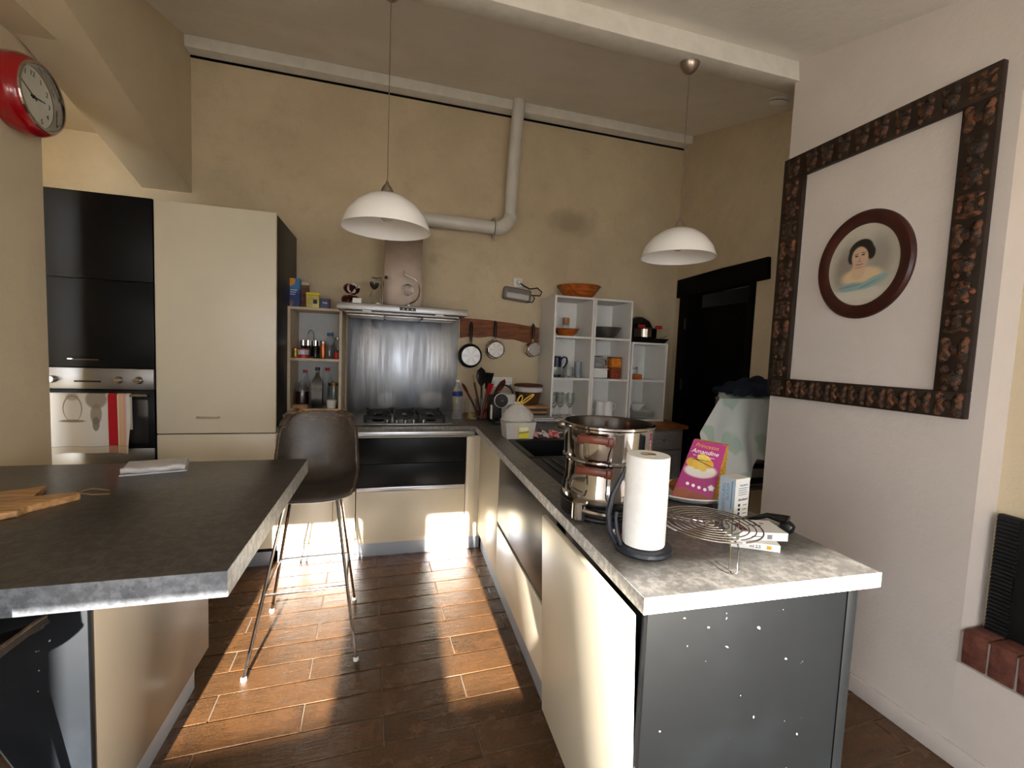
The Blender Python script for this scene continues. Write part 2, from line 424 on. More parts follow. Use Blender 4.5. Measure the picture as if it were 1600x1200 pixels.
wb = S(G((0, YB, 0)).box(-2.4, 2.8, YB, YB+.15, 0, 3.7).ob('wall_back', plaster, loc=(0, YB, 0)))
# wall with the clock
S(G((XL, 0, 0)).poly([(XL, -.7, 0), (XL, 2.85, 0), (XL, 2.85, cz(2.85)), (XL, -.7, cz(-.7))], (-.14, 0, 0)).ob('wall_left', paint_l, loc=(XL, 0, 0)))
S(G((-2.3, 3, 0)).box(-2.4, -2.3, 2.2, YB, 0, 3.4).ob('wall_alcove', paint_l, loc=(-2.3, 3, 0)))
S(G((-2, 3, 2.81)).box(-2.4, -1.5, 2.0, YB, 2.81, 2.88).ob('ceiling_alcove', paint_l, loc=(-2, 3, 2.81)))
# slanted boxed stair or brace beside the alcove
S(G((-1.36, 3, 2.5)).poly([(-1.36, YB, 2.49), (-1.36, YB, cz(YB)+.03), (-1.36, 1.9, cz(1.9)+.03), (-1.36, 1.9, 3.04)], (-.30, 0, 0)).ob('wall_slanted', paint_l, loc=(-1.36, 3, 2.5)))
# sloping ceiling
S(G((0, 1, 2.8)).poly([(-2.5, YB+.1, cz(YB+.1)), (-2.5, -.6, cz(-.6)), (-2.5, -2.1, cz(-.6)), (-2.5, -2.1, cz(-.6)+.15), (-2.5, -.6, cz(-.6)+.15), (-2.5, YB+.1, cz(YB)+.2)], (5.4, 0, 0)).ob('ceiling', ceil_m, loc=(0, 1, 2.8)))
# beams
S(G((0, 3.7, 3.45)).poly([(-1.365, YB+.02, 3.425), (-1.365, 3.655, 3.43), (-1.365, 3.645, 3.45), (-1.365, 3.645, 3.53), (-1.365, YB+.02, 3.55)], (4.03, 0, 0)).ob('trim_1', beam_m, loc=(0, 3.7, 3.45)))
S(G((0, 3.74, 3.415)).box(-1.36, 2.65, 3.742, YB+.01, 3.412, 3.426).ob('trim_2', blackwood, loc=(0, 3.74, 3.415)))
S(G((0, 2, 2.95)).poly([(-1.68, 1.945, 2.925), (-1.68, 1.965, 3.08), (-1.68, 2.11, 3.12), (-1.68, 2.10, 2.955)], (4.36, 0, 0), bev=.006).ob('trim_3', beam_m, loc=(0, 2, 2.95)))
# chimney breast with its niche
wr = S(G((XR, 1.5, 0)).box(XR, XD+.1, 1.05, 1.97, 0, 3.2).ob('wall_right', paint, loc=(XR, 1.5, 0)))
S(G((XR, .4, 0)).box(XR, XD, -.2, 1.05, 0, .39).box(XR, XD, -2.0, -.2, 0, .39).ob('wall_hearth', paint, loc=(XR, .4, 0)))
S(G((2.16, .4, .39)).box(2.16, XD, -.6, 1.05, .39, 3.0).ob('wall_niche', paint_l, loc=(2.16, .4, .39)))
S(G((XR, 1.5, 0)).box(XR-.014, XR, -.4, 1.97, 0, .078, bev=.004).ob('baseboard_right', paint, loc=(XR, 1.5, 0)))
hearth = S(G((XR, .6, .39)).box(XR-.002, 2.16, .1, 1.05, .385, .505).ob('trim_4', mortar, loc=(XR, .6, .39)))
bm = None
for i in range(8):
    y = 1.038 - i*.074
    if bm is None:
        o = G().box(-.06, .06, -.034, .034, -.062, .062, bev=.005).ob('brick', brick_m, hearth); bm = o.data
    else:
        o = bpy.data.objects.new('brick', bm); C.objects.link(o); o.parent = hearth
    o.location = (.052, y-.034-.6, .455-.39); o.rotation_euler = (random.uniform(-.02, .02), random.uniform(-.02, .02), 0)
fb = T('fireback', 'dark cast iron fireback plate standing in the hearth niche', 'fireback', (2.13, .7, .505))
G().box(-.004, .022, -.35, .33, 0, .44, bev=.004).ob('plate', iron, fb)
g = G()
for i in range(30): g.box(-.014, -.002, .265, .325, .01+i*.0143, .018+i*.0143)
o = g.ob('ridged_edge', iron, fb)
# wall with the black doorway
S(G((XD, 3, 0)).box(XD, XD+.14, 1.9, 2.80, 0, 3.5).box(XD, XD+.14, 3.62, YB+.05, 0, 3.5).box(XD, XD+.14, 2.80, 3.62, 2.06, 3.5).ob('wall_door', plaster, loc=(XD, 3, 0)))
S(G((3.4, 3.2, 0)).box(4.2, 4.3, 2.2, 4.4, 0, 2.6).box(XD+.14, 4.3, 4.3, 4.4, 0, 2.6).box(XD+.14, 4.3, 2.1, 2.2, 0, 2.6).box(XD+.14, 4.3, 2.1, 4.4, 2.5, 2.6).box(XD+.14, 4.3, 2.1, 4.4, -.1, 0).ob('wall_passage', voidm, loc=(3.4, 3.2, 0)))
d1 = S(T('door_1', 'black painted wooden door frame with rough lintel beam', 'door', (XD, 3.2, 0)))
del d1['category'], d1['label']
G(d1).poly([(XD-.03, 2.645, 2.06), (XD-.03, 2.655, 2.22), (XD-.03, 3.1, 2.215), (XD-.03, 3.70, 2.20), (XD-.03, 3.70, 2.03), (XD-.03, 3.2, 2.045)], (.10, 0, 0), bev=.008).ob('lintel', blackwood, d1)
G(d1).box(XD-.02, XD+.15, 3.55, 3.66, 0, 2.06, bev=.006).ob('door_post', blackwood, d1)
G(d1).box(XD-.015, XD+.15, 2.77, 2.83, 0, 2.06, bev=.006).ob('door_post', blackwood, d1)
leaf = G(d1).box(XD+.09, XD+.13, 2.83, 3.55, .01, 1.93, bev=.004).ob('door_leaf', blackwood, d1)
G(d1).box(XD+.075, XD+.09, 3.0, 3.4, .25, .95, bev=.004).box(XD+.075, XD+.09, 3.0, 3.4, 1.1, 1.8, bev=.004).ob('door_panel', blackwood, d1)
for z in (1.22, 1.78): G(d1).lathe([(0, z-.05), (.008, z-.05), (.008, z+.05), (0, z+.05)], (XD-.025, 3.55, 0), 8).ob('hinge', frame_d, d1)
S(G((0, -6, -.15)).box(-9, 10, -14, -2.1, -.3, -.15).box(2.9, 10, -2.1, 3, -.3, -.15).box(-9, -2.6, -2.1, 2, -.3, -.15).ob('floor_bounce', M('pale_bounce_ground', (198, 190, 176), .9), loc=(0, -6, -.15)))  # unseen ground added outside to bounce sunlight up onto the ceiling
# window wall behind the camera (two casements, pier added to cast a person's shadow)
YW = -2.0; SILL = 1.12; HEAD = 1.812
wins = [(-.86, -.275), (.195, 1.46)]
g = G((0, YW, 0)); g.box(-2.4, 2.9, YW-.05, YW, 0, SILL).box(-2.4, 2.9, YW-.05, YW, HEAD, 2.6)
g.box(-2.4, wins[0][0], YW-.05, YW, SILL, HEAD).box(wins[0][1], wins[1][0], YW-.05, YW, SILL, HEAD).box(wins[1][1], 2.9, YW-.05, YW, SILL, HEAD)
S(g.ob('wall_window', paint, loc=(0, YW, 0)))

# ------------------------------------------------------------------ kitchen: tall units
t = T('fridge_cabinet', 'tall cream fridge cabinet with black side and bar handle', 'cabinet', (-1.0, 3.4, 0))
G(t).box(-1.315, -.70, 3.11, 3.74, .1, 2.245).ob('body', blackf, t)
G(t).box(-1.312, -.672, 3.085, 3.108, .885, 2.248, bev=.003).ob('upper_door', cream, t)
dd = G(t).box(-1.312, -.672, 3.085, 3.108, .13, .879, bev=.003).ob('lower_door', cream, t)
G(t).box(-.70, -.676, 3.108, 3.74, .1, 2.247, bev=.002).ob('side_panel', blackf, t)
G(t).tube([(-1.10, 3.085, .985), (-1.10, 3.062, .985), (-.985, 3.062, .985), (-.985, 3.085, .985)], .005, 6).ob('handle', satin, t)
G(t).box(-1.31, -.70, 3.13, 3.16, .0, .1).ob('plinth', plinth_m, t)
t = T('oven_cabinet', 'tall black oven cabinet beside the cream fridge cabinet', 'cabinet', (-1.62, 3.4, 0))
G(t).box(-1.92, -1.318, 3.11, 3.74, .1, .70).box(-1.92, -1.318, 3.11, 3.74, 1.275, 2.25).box(-1.92, -1.90, 3.11, 3.74, .70, 1.275).ob('body', blackf, t)
G(t).box(-1.918, -1.319, 3.086, 3.108, 1.772, 2.25, bev=.003).ob('upper_door', blackf, t)
G(t).box(-1.918, -1.319, 3.086, 3.108, 1.272, 1.766, bev=.003).ob('flap_door', blackf, t)
G(t).tube([(-1.72, 3.086, 1.318), (-1.72, 3.064, 1.318), (-1.574, 3.064, 1.318), (-1.574, 3.086, 1.318)], .005, 6).ob('handle', chrome, t)
G(t).box(-1.918, -1.319, 3.086, 3.108, .13, .69, bev=.003).ob('lower_door', blackf, t)
t = T('built_in_oven', 'stainless steel built-in oven with dark glass door', 'oven', (-1.62, 3.4, .70))
G(t).box(-1.90, -1.325, 3.10, 3.6, .70, 1.268).ob('body', blackf, t)
cp = G(t).box(-1.915, -1.32, 3.075, 3.10, 1.148, 1.268, bev=.002).ob('control_panel', steel, t)
G(t).box(-1.70, -1.575, 3.072, 3.076, 1.187, 1.197, bev=.001).ob('vent_slot', blackpl, cp)
for x in (-1.795, -1.487, -1.39):
    k = G(t).lathe([(.021, 0), (.021, -.012), (.016, -.028), (0, -.028)], (x, 3.075, 1.203), 18, 'Y').ob('knob', satin, cp)
    G(t).box(x-.022, x+.022, 3.040, 3.050, 1.197, 1.209, bev=.002).ob('grip', chrome, cp)
dr = G(t).box(-1.915, -1.32, 3.08, 3.10, .70, 1.142, bev=.002).ob('door', blackf, t)
G(t).box(-1.915, -1.32, 3.074, 3.081, .702, .80, bev=.001).ob('lower_trim', steel, t)
G(t).box(-1.88, -1.35, 3.076, 3.081, .83, 1.09, bev=.002).ob('window_pane', smoke, t)
G(t).tube([(-1.88, 3.08, 1.112), (-1.88, 3.035, 1.118), (-1.345, 3.035, 1.118), (-1.345, 3.08, 1.112)], .009, 10).ob('handle', chrome, t)
towel_m = M('striped_tea_towel', (214, 210, 202), .95, fn=layers_fn([
    (.150, -.2, .022, 3, .05, (176, 24, 34), 1, 0), (.186, -.2, .008, 3, .2, (214, 170, 96), .8, 0), (.205, -.2, .010, 3, .4, (205, 140, 126), .7, 0),
    (-.035, -.075, .045, .075, .04, (128, 116, 100), .9, 0), (-.035, -.078, .040, .070, .04, (206, 202, 194), 1, 0), (-.035, -.145, .060, .008, .2, (128, 116, 100), .9, 0), (-.035, -.01, .03, .02, .2, (140, 128, 112), .6, 0),
    (.075, -.02, .050, .055, .15, (138, 126, 108), .85, 0), (.075, -.105, .026, .06, .15, (138, 126, 108), .85, 0), (.075, -.16, .016, .04, .1, (120, 108, 92), .85, 0),
    (.0, -.29, 3, .003, .3, (150, 140, 126), .6, 0), (.0, -.315, 3, .022, .2, (190, 178, 150), .5, 0)]), bump=(120, .15, .003))
def tw(u, v):
    x = -.21 + .44*u + .006*math.sin(v*5)*u; zz = -.335*v*(1-.03*math.sin(u*3)); return (x, -.012*math.sin(u*13)*v - .004*v, zz if v > 0 else 0)
g = G(); g.grid(tw, 30, 16, .004); g.grid(lambda u, v: (-.21+.44*u, .022+.004*v+.004*math.sin(u*9), -.20*v), 14, 6, .004)
g.grid(lambda u, v: (-.21+.44*u, .011-.014*math.cos(v*PI), .012*math.sin(v*PI)), 14, 6, .003)
tag(g.ob('tea_towel', towel_m, loc=(-1.645, 3.022, 1.118)), 'grey tea towel with red stripe hanging over the oven handle', 'towel')

# ------------------------------------------------------------------ kitchen: back run
t = T('base_cabinet', 'cream base cabinet behind the bar stool', 'cabinet', (-.43, 3.4, 0))
G(t).box(-.67, -.19, 3.12, 3.74, .1, .845).ob('body', cream, t)
G(t).box(-.67, -.333, 3.098, 3.118, .14, .855, bev=.003).ob('door', cream, t)
G(t).box(-.327, -.19, 3.098, 3.118, .14, .855, bev=.003).ob('door', cream, t)
G(t).box(-.67, -.19, 3.142, 3.155, .0, .14).ob('plinth', plinth_m, t)
t = T('drawer_unit', 'base unit with two black drawers above a wide cream drawer', 'cabinet', (.19, 3.4, 0))
G(t).box(-.185, .555, 3.12, 3.74, .1, .845).ob('body', cream, t)
G(t).box(-.185, .553, 3.092, 3.118, .665, .838, bev=.002).ob('drawer_front', blackf, t)
G(t).box(-.185, .553, 3.092, 3.118, .505, .660, bev=.002).ob('drawer_front', blackf, t)
G(t).box(-.185, .553, 3.086, 3.118, .474, .502, bev=.003).ob('grip_rail', alu, t)
G(t).box(-.185, .555, 3.098, 3.118, .14, .470, bev=.003).ob('drawer_front', cream, t)
G(t).box(-.185, .555, 3.142, 3.155, .0, .138).ob('plinth', plinth_m, t)
t = T('corner_unit', 'cream corner post unit between drawers and peninsula', 'cabinet', (.8, 3.4, 0))
G(t).box(.56, 1.26, 3.12, 3.74, .1, .845).ob('body', cream, t)
G(t).box(.558, .622, 3.098, 3.118, .14, .838, bev=.002).ob('filler_post', cream, t)
G(t).box(.557, .68, 3.142, 3.155, .0, .138).ob('plinth', plinth_m, t)
t = T('back_worktop', 'dark grey laminate worktop along the back wall under the hob', 'worktop', (.3, 3.4, .88))
G(t).box(-.672, 1.27, 3.082, 3.745, .884, .92, bev=.003).ob('slab', stone, t)
G(t).box(-.672, .612, 3.088, 3.10, .855, .882, bev=.002).ob('grip_rail', alu, t)

# hob
t = T('gas_hob', 'stainless gas hob with black cast iron pan supports', 'hob', (.13, 3.4, .921))
G(t).poly([(-.20, 3.14, .921), (.455, 3.14, .921), (.455, 3.64, .921), (-.20, 3.64, .921)], (0, 0, .009), bev=.003).ob('tray', steel, t)
for i, (x, y, r) in enumerate(((-.055, 3.28, .045), (-.055, 3.50, .04), (.13, 3.42, .06), (.315, 3.28, .04), (.315, 3.50, .05))):
    bu = G(t).lathe([(0, .945), (r*.55, .945), (r*.8, .94), (r, .93)], (x, y, 0), 20).ob('burner', iron, t)
    G(t).lathe([(0, .953), (r*.5, .952), (r*.55, .945)], (x, y, 0), 20).ob('burner_cap', blackpl, bu)
for x0, x1 in ((-.155, .04), (.045, .215), (.22, .415)):
    g = G(t); xm = (x0+x1)/2
    for y in (3.19, 3.60): g.box(x0+.008, x1-.008, y-.006, y+.006, .955, .972)
    for x in (x0+.012, x1-.012): g.box(x-.006, x+.006, 3.19, 3.60, .955, .972)
    for y in (3.28, 3.40, 3.51): g.box(x0+.012, x0+.07, y-.005, y+.005, .955, .975).box(x1-.07, x1-.012, y-.005, y+.005, .955, .975)
    for y in (3.20, 3.59):
        for x in (x0+.014, x1-.014): g.box(x-.01, x+.01, y-.01, y+.01, .93, .982)
    g.ob('pan_support', iron, t)
for x in (.005, .072, .13, .188, .255):
    G(t).lathe([(.015, .93), (.014, .955), (0, .956)], (x, 3.165, 0), 14).ob('knob', chrome, t)
# splashback
def splash_fn(nt, b, v, c):
    mp = nd(nt, 'ShaderNodeMapping'); nt.links.new(v, mp.inputs[0]); mp.inputs['Scale'].default_value = (9, 1, .5)
    f = ramp(nt, noise(nt, mp.outputs[0], 2.2, 4), .35, .65)
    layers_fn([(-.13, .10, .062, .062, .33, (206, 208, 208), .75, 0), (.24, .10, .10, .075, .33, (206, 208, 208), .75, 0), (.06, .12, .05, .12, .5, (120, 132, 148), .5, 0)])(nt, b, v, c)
    mp2 = nd(nt, 'ShaderNodeMapping'); nt.links.new(v, mp2.inputs[0]); mp2.inputs['Scale'].default_value = (60, 1, 4)
    r = nd(nt, 'ShaderNodeMapRange'); nt.links.new(f, r.inputs[0]); r.inputs[3].default_value = .30; r.inputs[4].default_value = .50
    nt.links.new(r.outputs[0], b.inputs['Roughness'])
    bn = nd(nt, 'ShaderNodeBump'); bn.inputs['Strength'].default_value = .14; bn.inputs['Distance'].default_value = .02
    nt.links.new(noise(nt, mp.outputs[0], 2.0, 4), bn.inputs['Height']); nt.links.new(bn.outputs[0], b.inputs['Normal'])
splash_m = M('splashback_steel', (158, 162, 168), .4, metal=1, fn=splash_fn)
sp = G((.13, 3.74, .925)).box(-.305, .568, 3.738, 3.749, .925, 1.70, bev=.002).ob('steel_splashback', splash_m, loc=(.13, 3.74, .925))
tag(sp, 'brushed steel splashback panel behind the hob', 'splashback')
# hood
t = T('extractor_hood', 'flat stainless extractor hood with rectangular chimney above the hob', 'hood', (.11, 3.5, 1.69))
G(t).poly([(-.335, 3.20, 1.70), (.55, 3.20, 1.70), (.55, 3.20, 1.745), (-.335, 3.20, 1.745)], (0, .53, 0), bev=.003).ob('canopy', steel, t)
G(t).poly([(-.29, 3.24, 1.70), (.50, 3.24, 1.70), (.50, 3.70, 1.70), (-.29, 3.70, 1.70)], (0, 0, -.022), bev=.008).ob('underside', steel, t)
for x in (-.28, -.02, .24): G(t).box(x, x+.25, 3.30, 3.66, 1.668, 1.678, bev=.002).ob('grease_filter', satin, t)
for x in (-.14, .35): G(t).box(x-.03, x+.03, 3.215, 3.235, 1.692, 1.700).ob('lamp', white, t)
G(t).box(-.20, .40, 3.30, 3.73, 1.745, 1.757, bev=.002).ob('collar', steel, t)
G(t).box(-.035, .238, 3.44, 3.73, 1.757, 2.40, bev=.002).ob('chimney', M('dull_steel', (132, 118, 106), .42, metal=1, n=(5, .12)), t)
cpn = G(t).box(.075, .185, 3.197, 3.201, 1.712, 1.733, bev=.001).ob('control_strip', blackpl, t)
for x in (.10, .13, .16): G(t).lathe([(0, -.001), (.004, -.001), (.004, 0)], (x, 3.197, 1.722), 8, 'Y').ob('button', satin, cpn)

# flue pipe
t = T('flue_pipe', 'white enamel flue pipe with ribbed elbow rising to the ceiling', 'pipe', (.95, 3.66, 2.46))
G(t).tube([(.24, 3.66, 2.478), (.50, 3.66, 2.476), (.84, 3.66, 2.474)], .052, 24).ob('horizontal_pipe', pipe_m, t)
pts = []; rr = []
for i in range(33):
    a = -PI/2 + (PI/2)*i/32
    pts.append((.84+.115*math.cos(a), 3.66, 2.589+.115*math.sin(a))); rr.append(.055+.003*(i % 2))
G(t).tube(pts, rr, 24).ob('ribbed_elbow', pipe_m, t)
G(t).tube([(.955, 3.66, 2.585), (.965, 3.64, 3.0), (.985, 3.61, 3.52)], .050, 24).ob('vertical_pipe', pipe_m, t)
clm = G(t).tube([(.825, 3.66+.056*math.cos(a), 2.474+.056*math.sin(a)) for a in [2*PI*i/24 for i in range(24)]], .004, 6, True).ob('clamp', satin, t)
G(t).box(.815, .835, 3.655, 3.745, 2.525, 2.555).box(.815, .835, 3.655, 3.70, 2.395, 2.42).ob('bracket', satin, clm)

# ------------------------------------------------------------------ peninsula (its own slightly turned axis)
PA = Vector((.56, .83, 0)); PR = -math.atan2(.057, 2.25)
def pen(name, label, cat): return T(name, label, cat, PA, PR)
t = pen('peninsula_worktop', 'long dark grey laminate worktop of the peninsula with pale front edge', 'worktop')
SK = (.115, .575, .745, 1.745)      # sink cut-out u0,u1,v0,v1 in peninsula axes
g = G()
g.box(0, .685, 0, SK[2], .882, .92).box(0, SK[0], SK[2], SK[3], .882, .92).box(SK[1], .685, SK[2], SK[3], .882, .92).box(0, .685, SK[3], 2.252, .882, .92)
g.ob('slab', stone, t)
G().box(-.0015, .6865, -.002, .0, .8815, .9205).ob('end_edging', stone_edge, t)
G().box(-.0015, .0, 0, 2.25, .8815, .9195).ob('side_edging', stone_edge, t)
t = pen('peninsula_end_panel', 'scuffed dark grey panel closing the end of the peninsula', 'panel')
G().box(.030, .648, .030, .055, 0, .881, bev=.002).ob('board', darkpanel, t)
G().box(.618, .650, .026, .030, 0, .881, bev=.001).ob('edge_batten', darkpanel, t)
t = pen('dishwasher', 'integrated dishwasher with its cream door slightly ajar', 'dishwasher')
G().box(.062, .63, .058, .655, .1, .865).ob('body', blackf, t)
dd = G((.035, 0, .12)).box(.008, .028, .020, .652, .12, .872, bev=.004).ob('door', cream, t, loc=(.035, 0, .12), rot=(0, -.045, 0))
G((.035, 0, .12)).box(.028, .046, .060, .64, .14, .85, bev=.003).ob('inner_door', alu, t, loc=(.035, 0, .12), rot=(0, -.045, 0))
G().box(.070, .085, .03, .66, 0, .115).ob('plinth', plinth_m, t)
t = pen('sink_drawer_unit', 'peninsula unit with anthracite upper drawer and cream lower drawer', 'cabinet')
G().box(.06, .64, .662, 1.64, .1, .735).ob('body', blackf, t)
G().box(.038, .058, .665, 1.636, .462, .848, bev=.003).ob('drawer_front', anthra, t)
G().box(.038, .058, .665, 1.636, .145, .440, bev=.003).ob('drawer_front', cream, t)
G().box(.046, .06, .665, 1.636, .442, .458).ob('grip_groove', blackpl, t)
G().box(.070, .085, .66, 1.64, 0, .145).ob('plinth', plinth_m, t)
t = pen('peninsula_filler_unit', 'cream filler unit of the peninsula next to the inner corner', 'cabinet')
G().box(.06, .64, 1.75, 2.25, .1, .865).ob('body', cream, t)
G().box(.038, .058, 1.64, 2.262, .145, .852, bev=.003).ob('front', cream, t)
G().box(.070, .085, 1.64, 2.29, 0, .145).ob('plinth', plinth_m, t)
# sink
t = pen('sink', 'black composite sink with ribbed drainer set in the peninsula', 'sink')
u0, u1, v0, v1 = SK
g = G(); g.box(u0, u1, v0, v1-.45, .895, .922)
g.box(u0, u1, v1-.03, v1, .80, .925).box(u0, u0+.03, v1-.45, v1-.03, .80, .925).box(u1-.03, u1, v1-.45, v1-.03, .80, .925).box(u0, u1, v1-.46, v1-.43, .78, .923)
g.ob('rim', blackf, t)
G().box(u0+.03, u1-.03, v1-.43, v1-.03, .74, .76).box(u0+.02, u0+.03, v1-.43, v1-.03, .74, .80).box(u1-.03, u1-.02, v1-.43, v1-.03, .74, .80).box(u0+.03, u1-.03, v1-.04, v1-.03, .74, .80).box(u0+.03, u1-.03, v1-.44, v1-.43, .74, .80).ob('basin', blackf, t)
for i in range(9):
    u = u0+.05+i*.045
    G().box(u, u+.016, v0+.05, v1-.49, .922, .9265, bev=.002).ob('drainer_rib', blackf, t)
G().lathe([(0, .7615), (.04, .7615), (.042, .764), (.045, .760)], ((u0+u1)/2, v1-.23, 0), 20).ob('drain', satin, t)

# ------------------------------------------------------------------ island
t = T('island_worktop', 'thick dark grey island worktop in the left foreground', 'worktop', (-.9, 1.6, .857))
G(t).box(-1.675, -.348, 1.134, 2.218, .857, .92, bev=.002).ob('slab', M('island_laminate', (64, 60, 55), .32, fn=stone_fn), t)
G(t).box(-1.675, -.3475, 1.1325, 1.134, .8575, .9195).ob('edge_band', M('island_edge', (106, 110, 116), .4, fn=stone_fn), t)
G(t).box(-.348, -.3465, 1.134, 2.218, .8575, .9195).ob('edge_band', M('island_side_edge', (172, 170, 164), .35, fn=stone_fn), t)
t = T('island_cabinet', 'island base with cream door and dark end panel', 'cabinet', (-1.1, 1.7, 0))
G(t).box(-1.5, -.745, 1.36, 2.11, .1, .855).ob('body', blackf, t)
G(t).box(-.742, -.722, 1.352, 2.12, .122, .85, bev=.003).ob('door', M('taupe_front', (112, 102, 88), .3, n=(3, .04), spec=.6), t)
G(t).box(-1.5, -.7215, 1.33, 1.351, 0, .856, bev=.002).ob('end_panel', M('island_end_panel', (22, 26, 31), .5, fn=scratch_fn, spec=.2), t)
G(t).box(-.76, -.748, 1.35, 2.05, 0, .12).box(-1.5, -.748, 2.04, 2.05, 0, .12).ob('plinth', plinth_m, t)

# ------------------------------------------------------------------ bar stools
def make_stool(label):
    t = T('bar_stool', label, 'stool', (-.335, 2.33, 0))
    # local: faces -Y, seat front at y=-.2
    def prof(v):
        P = [(-.215, .742), (-.195, .765), (-.10, .768), (.03, .762), (.10, .772), (.148, .815), (.172, .90), (.19, 1.0), (.208, 1.085), (.214, 1.10)]
        f = v*(len(P)-1); i = min(int(f), len(P)-2); k = f-i
        def cr(a, b, c, d): return .5*(2*b+(c-a)*k+(2*a-5*b+4*c-d)*k*k+(-a+3*b-3*c+d)*k**3)
        q = [P[max(i-1, 0)], P[i], P[i+1], P[min(i+2, len(P)-1)]]
        return cr(*[a[0] for a in q]), cr(*[a[1] for a in q])
    def shell(u, v):
        y, z = prof(v); s = (u-.5)*2
        wd = .205 if v < .45 else .205-.02*(v-.45)/.55
        q_ = max(0, (v-.72)/.28); wd *= 1-.10*q_**3
        if v < .08: wd *= .96
        e = abs(s)**3
        if z > .9: z = .9+(z-.9)*(1-.36*abs(s)**4)
        x = s*wd*(1-.05*abs(s)**6)
        back = max(0, min(1, (v-.35)/.3))
        lift = (1-back)*(.035*e) + back*0
        fw = back*.075*abs(s)**2.5
        mid = math.exp(-((v-.45)/.14)**2)
        return (x, y - fw - mid*.03*e, z + lift + mid*.035*e)
    sh = G().grid(shell, 32, 44, .016).ob('shell', leather, t, ang=60)
    pts = [shell(u/24, 1) for u in range(25)]
    rim = [shell(0, v/30) for v in range(31)] + pts + [shell(1, 1-v/30) for v in range(31)]
    G().tube(rim, .0045, 6).ob('piped_rim', rim_m, sh)
    G().box(-.135, .135, -.11, .10, .725, .745, bev=.006).ob('seat_mount', blackpl, t)
    feet = [(-.232, -.285), (.222, -.255), (-.241, .24), (.180, .27)]
    tops = [(-.11, -.075), (.11, -.075), (-.11, .065), (.11, .065)]
    k = .32/.73; ring = []
    for (fx, fy), (tx, ty) in zip(feet, tops):
        lg = G().tube([(fx, fy, .006), (tx, ty, .73)], .0075, 8).ob('leg', chrome, t)
        G().lathe([(0, 0), (.013, 0), (.012, .012), (.008, .016)], (fx, fy, 0), 12).ob('foot_cap', white, lg)
        ring.append((fx+(tx-fx)*k, fy+(ty-fy)*k, .32))
    G().tube([ring[0], ring[1], ring[3], ring[2]], .0065, 8, True).ob('footrest', chrome, t)
    return t
st = make_stool('worn brown leather bar stool facing the camera at the island corner')
s2 = copy_tree(st); s2.location = (-.945, 1.035, 0); s2.rotation_euler = (0, 0, PI)
s2['label'] = 'leather bar stool tucked under the near edge of the island'
for o in (st, s2): o['group'] = 'leather bar stools'

# ------------------------------------------------------------------ pendant lamps
def lamp(loc, label, zc):
    t = T('pendant_lamp', label, 'lamp', loc, group='white glass pendant lamps')
    z = -loc[2]
    sh = [(.030, .150), (.06, .143), (.10, .125), (.14, .092), (.17, .050), (.187, .0), (.184, .0), (.166, .048), (.137, .088), (.098, .119), (.058, .137), (.028, .144)]
    G().lathe(sh, seg=48).ob('shade', opal, t)
    G().lathe([(.026, .14), (.027, .16), (.020, .178), (.010, .190), (.004, .205), (0, .206)], seg=20).ob('holder', satin, t)
    b = G().lathe([(.013, .14), (.014, .115), (.026, .085), (.030, .065), (.024, .045), (.010, .036), (0, .034)], seg=18).ob('bulb', bulb_m, t)
    G().lathe([(.016, .15), (.016, .118), (.012, .115)], seg=14).ob('socket', white, b)
    h = zc - loc[2]
    G().tube([(0, 0, .20), (0, 0, h-.04)], .0022, 6).ob('cord', satin, t)
    G().lathe([(0, h-.062), (.010, h-.060), (.030, h-.045), (.045, h-.020), (.048, h)], seg=24).ob('canopy', satin, t)
    return t
lamp((-.015, 2.03, 1.955), 'white glass pendant lamp hanging over the hood side of the room', 2.945)
lamp((1.435, 2.03, 1.975), 'white glass pendant lamp hanging nearest the black doorway', 2.945)

# smoke detector
t = T('smoke_detector', 'round white smoke detector on the sloping ceiling', 'smoke detector', (2.42, 2.45, cz(2.45)))
t.rotation_euler = (math.atan(.28), 0, 0)
G().lathe([(.062, .002), (.062, -.012), (.050, -.014)], seg=28).ob('base', white, t)
G().lathe([(.048, -.010), (.048, -.020)], seg=28).ob('slot', blackpl, t)
G().lathe([(0, -.036), (.045, -.034), (.058, -.026), (.058, -.019), (.05, -.018)], seg=28).ob('cover', white, t)

# clock
t = T('wall_clock', 'red retro wall clock with white dial on the left wall', 'clock', (XL, 2.655, 2.535))
G().lathe([(.135, 0), (.158, .012), (.172, .045), (.170, .085), (.158, .115), (.147, .124), (.140, .120)], seg=48, axis='X').ob('case', redpl, t)
G().lathe([(.149, .118), (.146, .130), (.136, .131), (.130, .105), (.131, .09)], seg=48, axis='X').ob('bezel', chrome, t)
dial = G().lathe([(0, .088), (.131, .088), (.131, .080)], seg=48, axis='X').ob('dial', M('clock_dial', (214, 210, 196), .6), t)
inkk = M('clock_ink', (34, 32, 30), .6)
for h in range(1, 13):
    a = PI/2 - h*PI/6
    text(dial, str(h), .032, (.0895, .102*math.cos(a), .102*math.sin(a)), (PI/2, 0, PI/2), inkk, 'numeral')
def hand(a, l, w, nm):
    d = Vector((0, math.cos(a), math.sin(a))); n = Vector((0, -math.sin(a), math.cos(a)))
    G().poly([Vector((.092, 0, 0))-d*.02-n*w, Vector((.092, 0, 0))-d*.02+n*w, Vector((.092, 0, 0))+d*l+n*w*.4, Vector((.092, 0, 0))+d*l-n*w*.4], (.0015, 0, 0)).ob(nm, inkk, dial)
hand(PI/2 - 2*PI*(9.75/12+.02), .105, .003, 'minute_hand'); hand(PI/2 - 2*PI*(2.83/12), .072, .0045, 'hour_hand')
G().lathe([(0, .097), (.007, .096), (.007, .088)], seg=12, axis='X').ob('hub', inkk, dial)

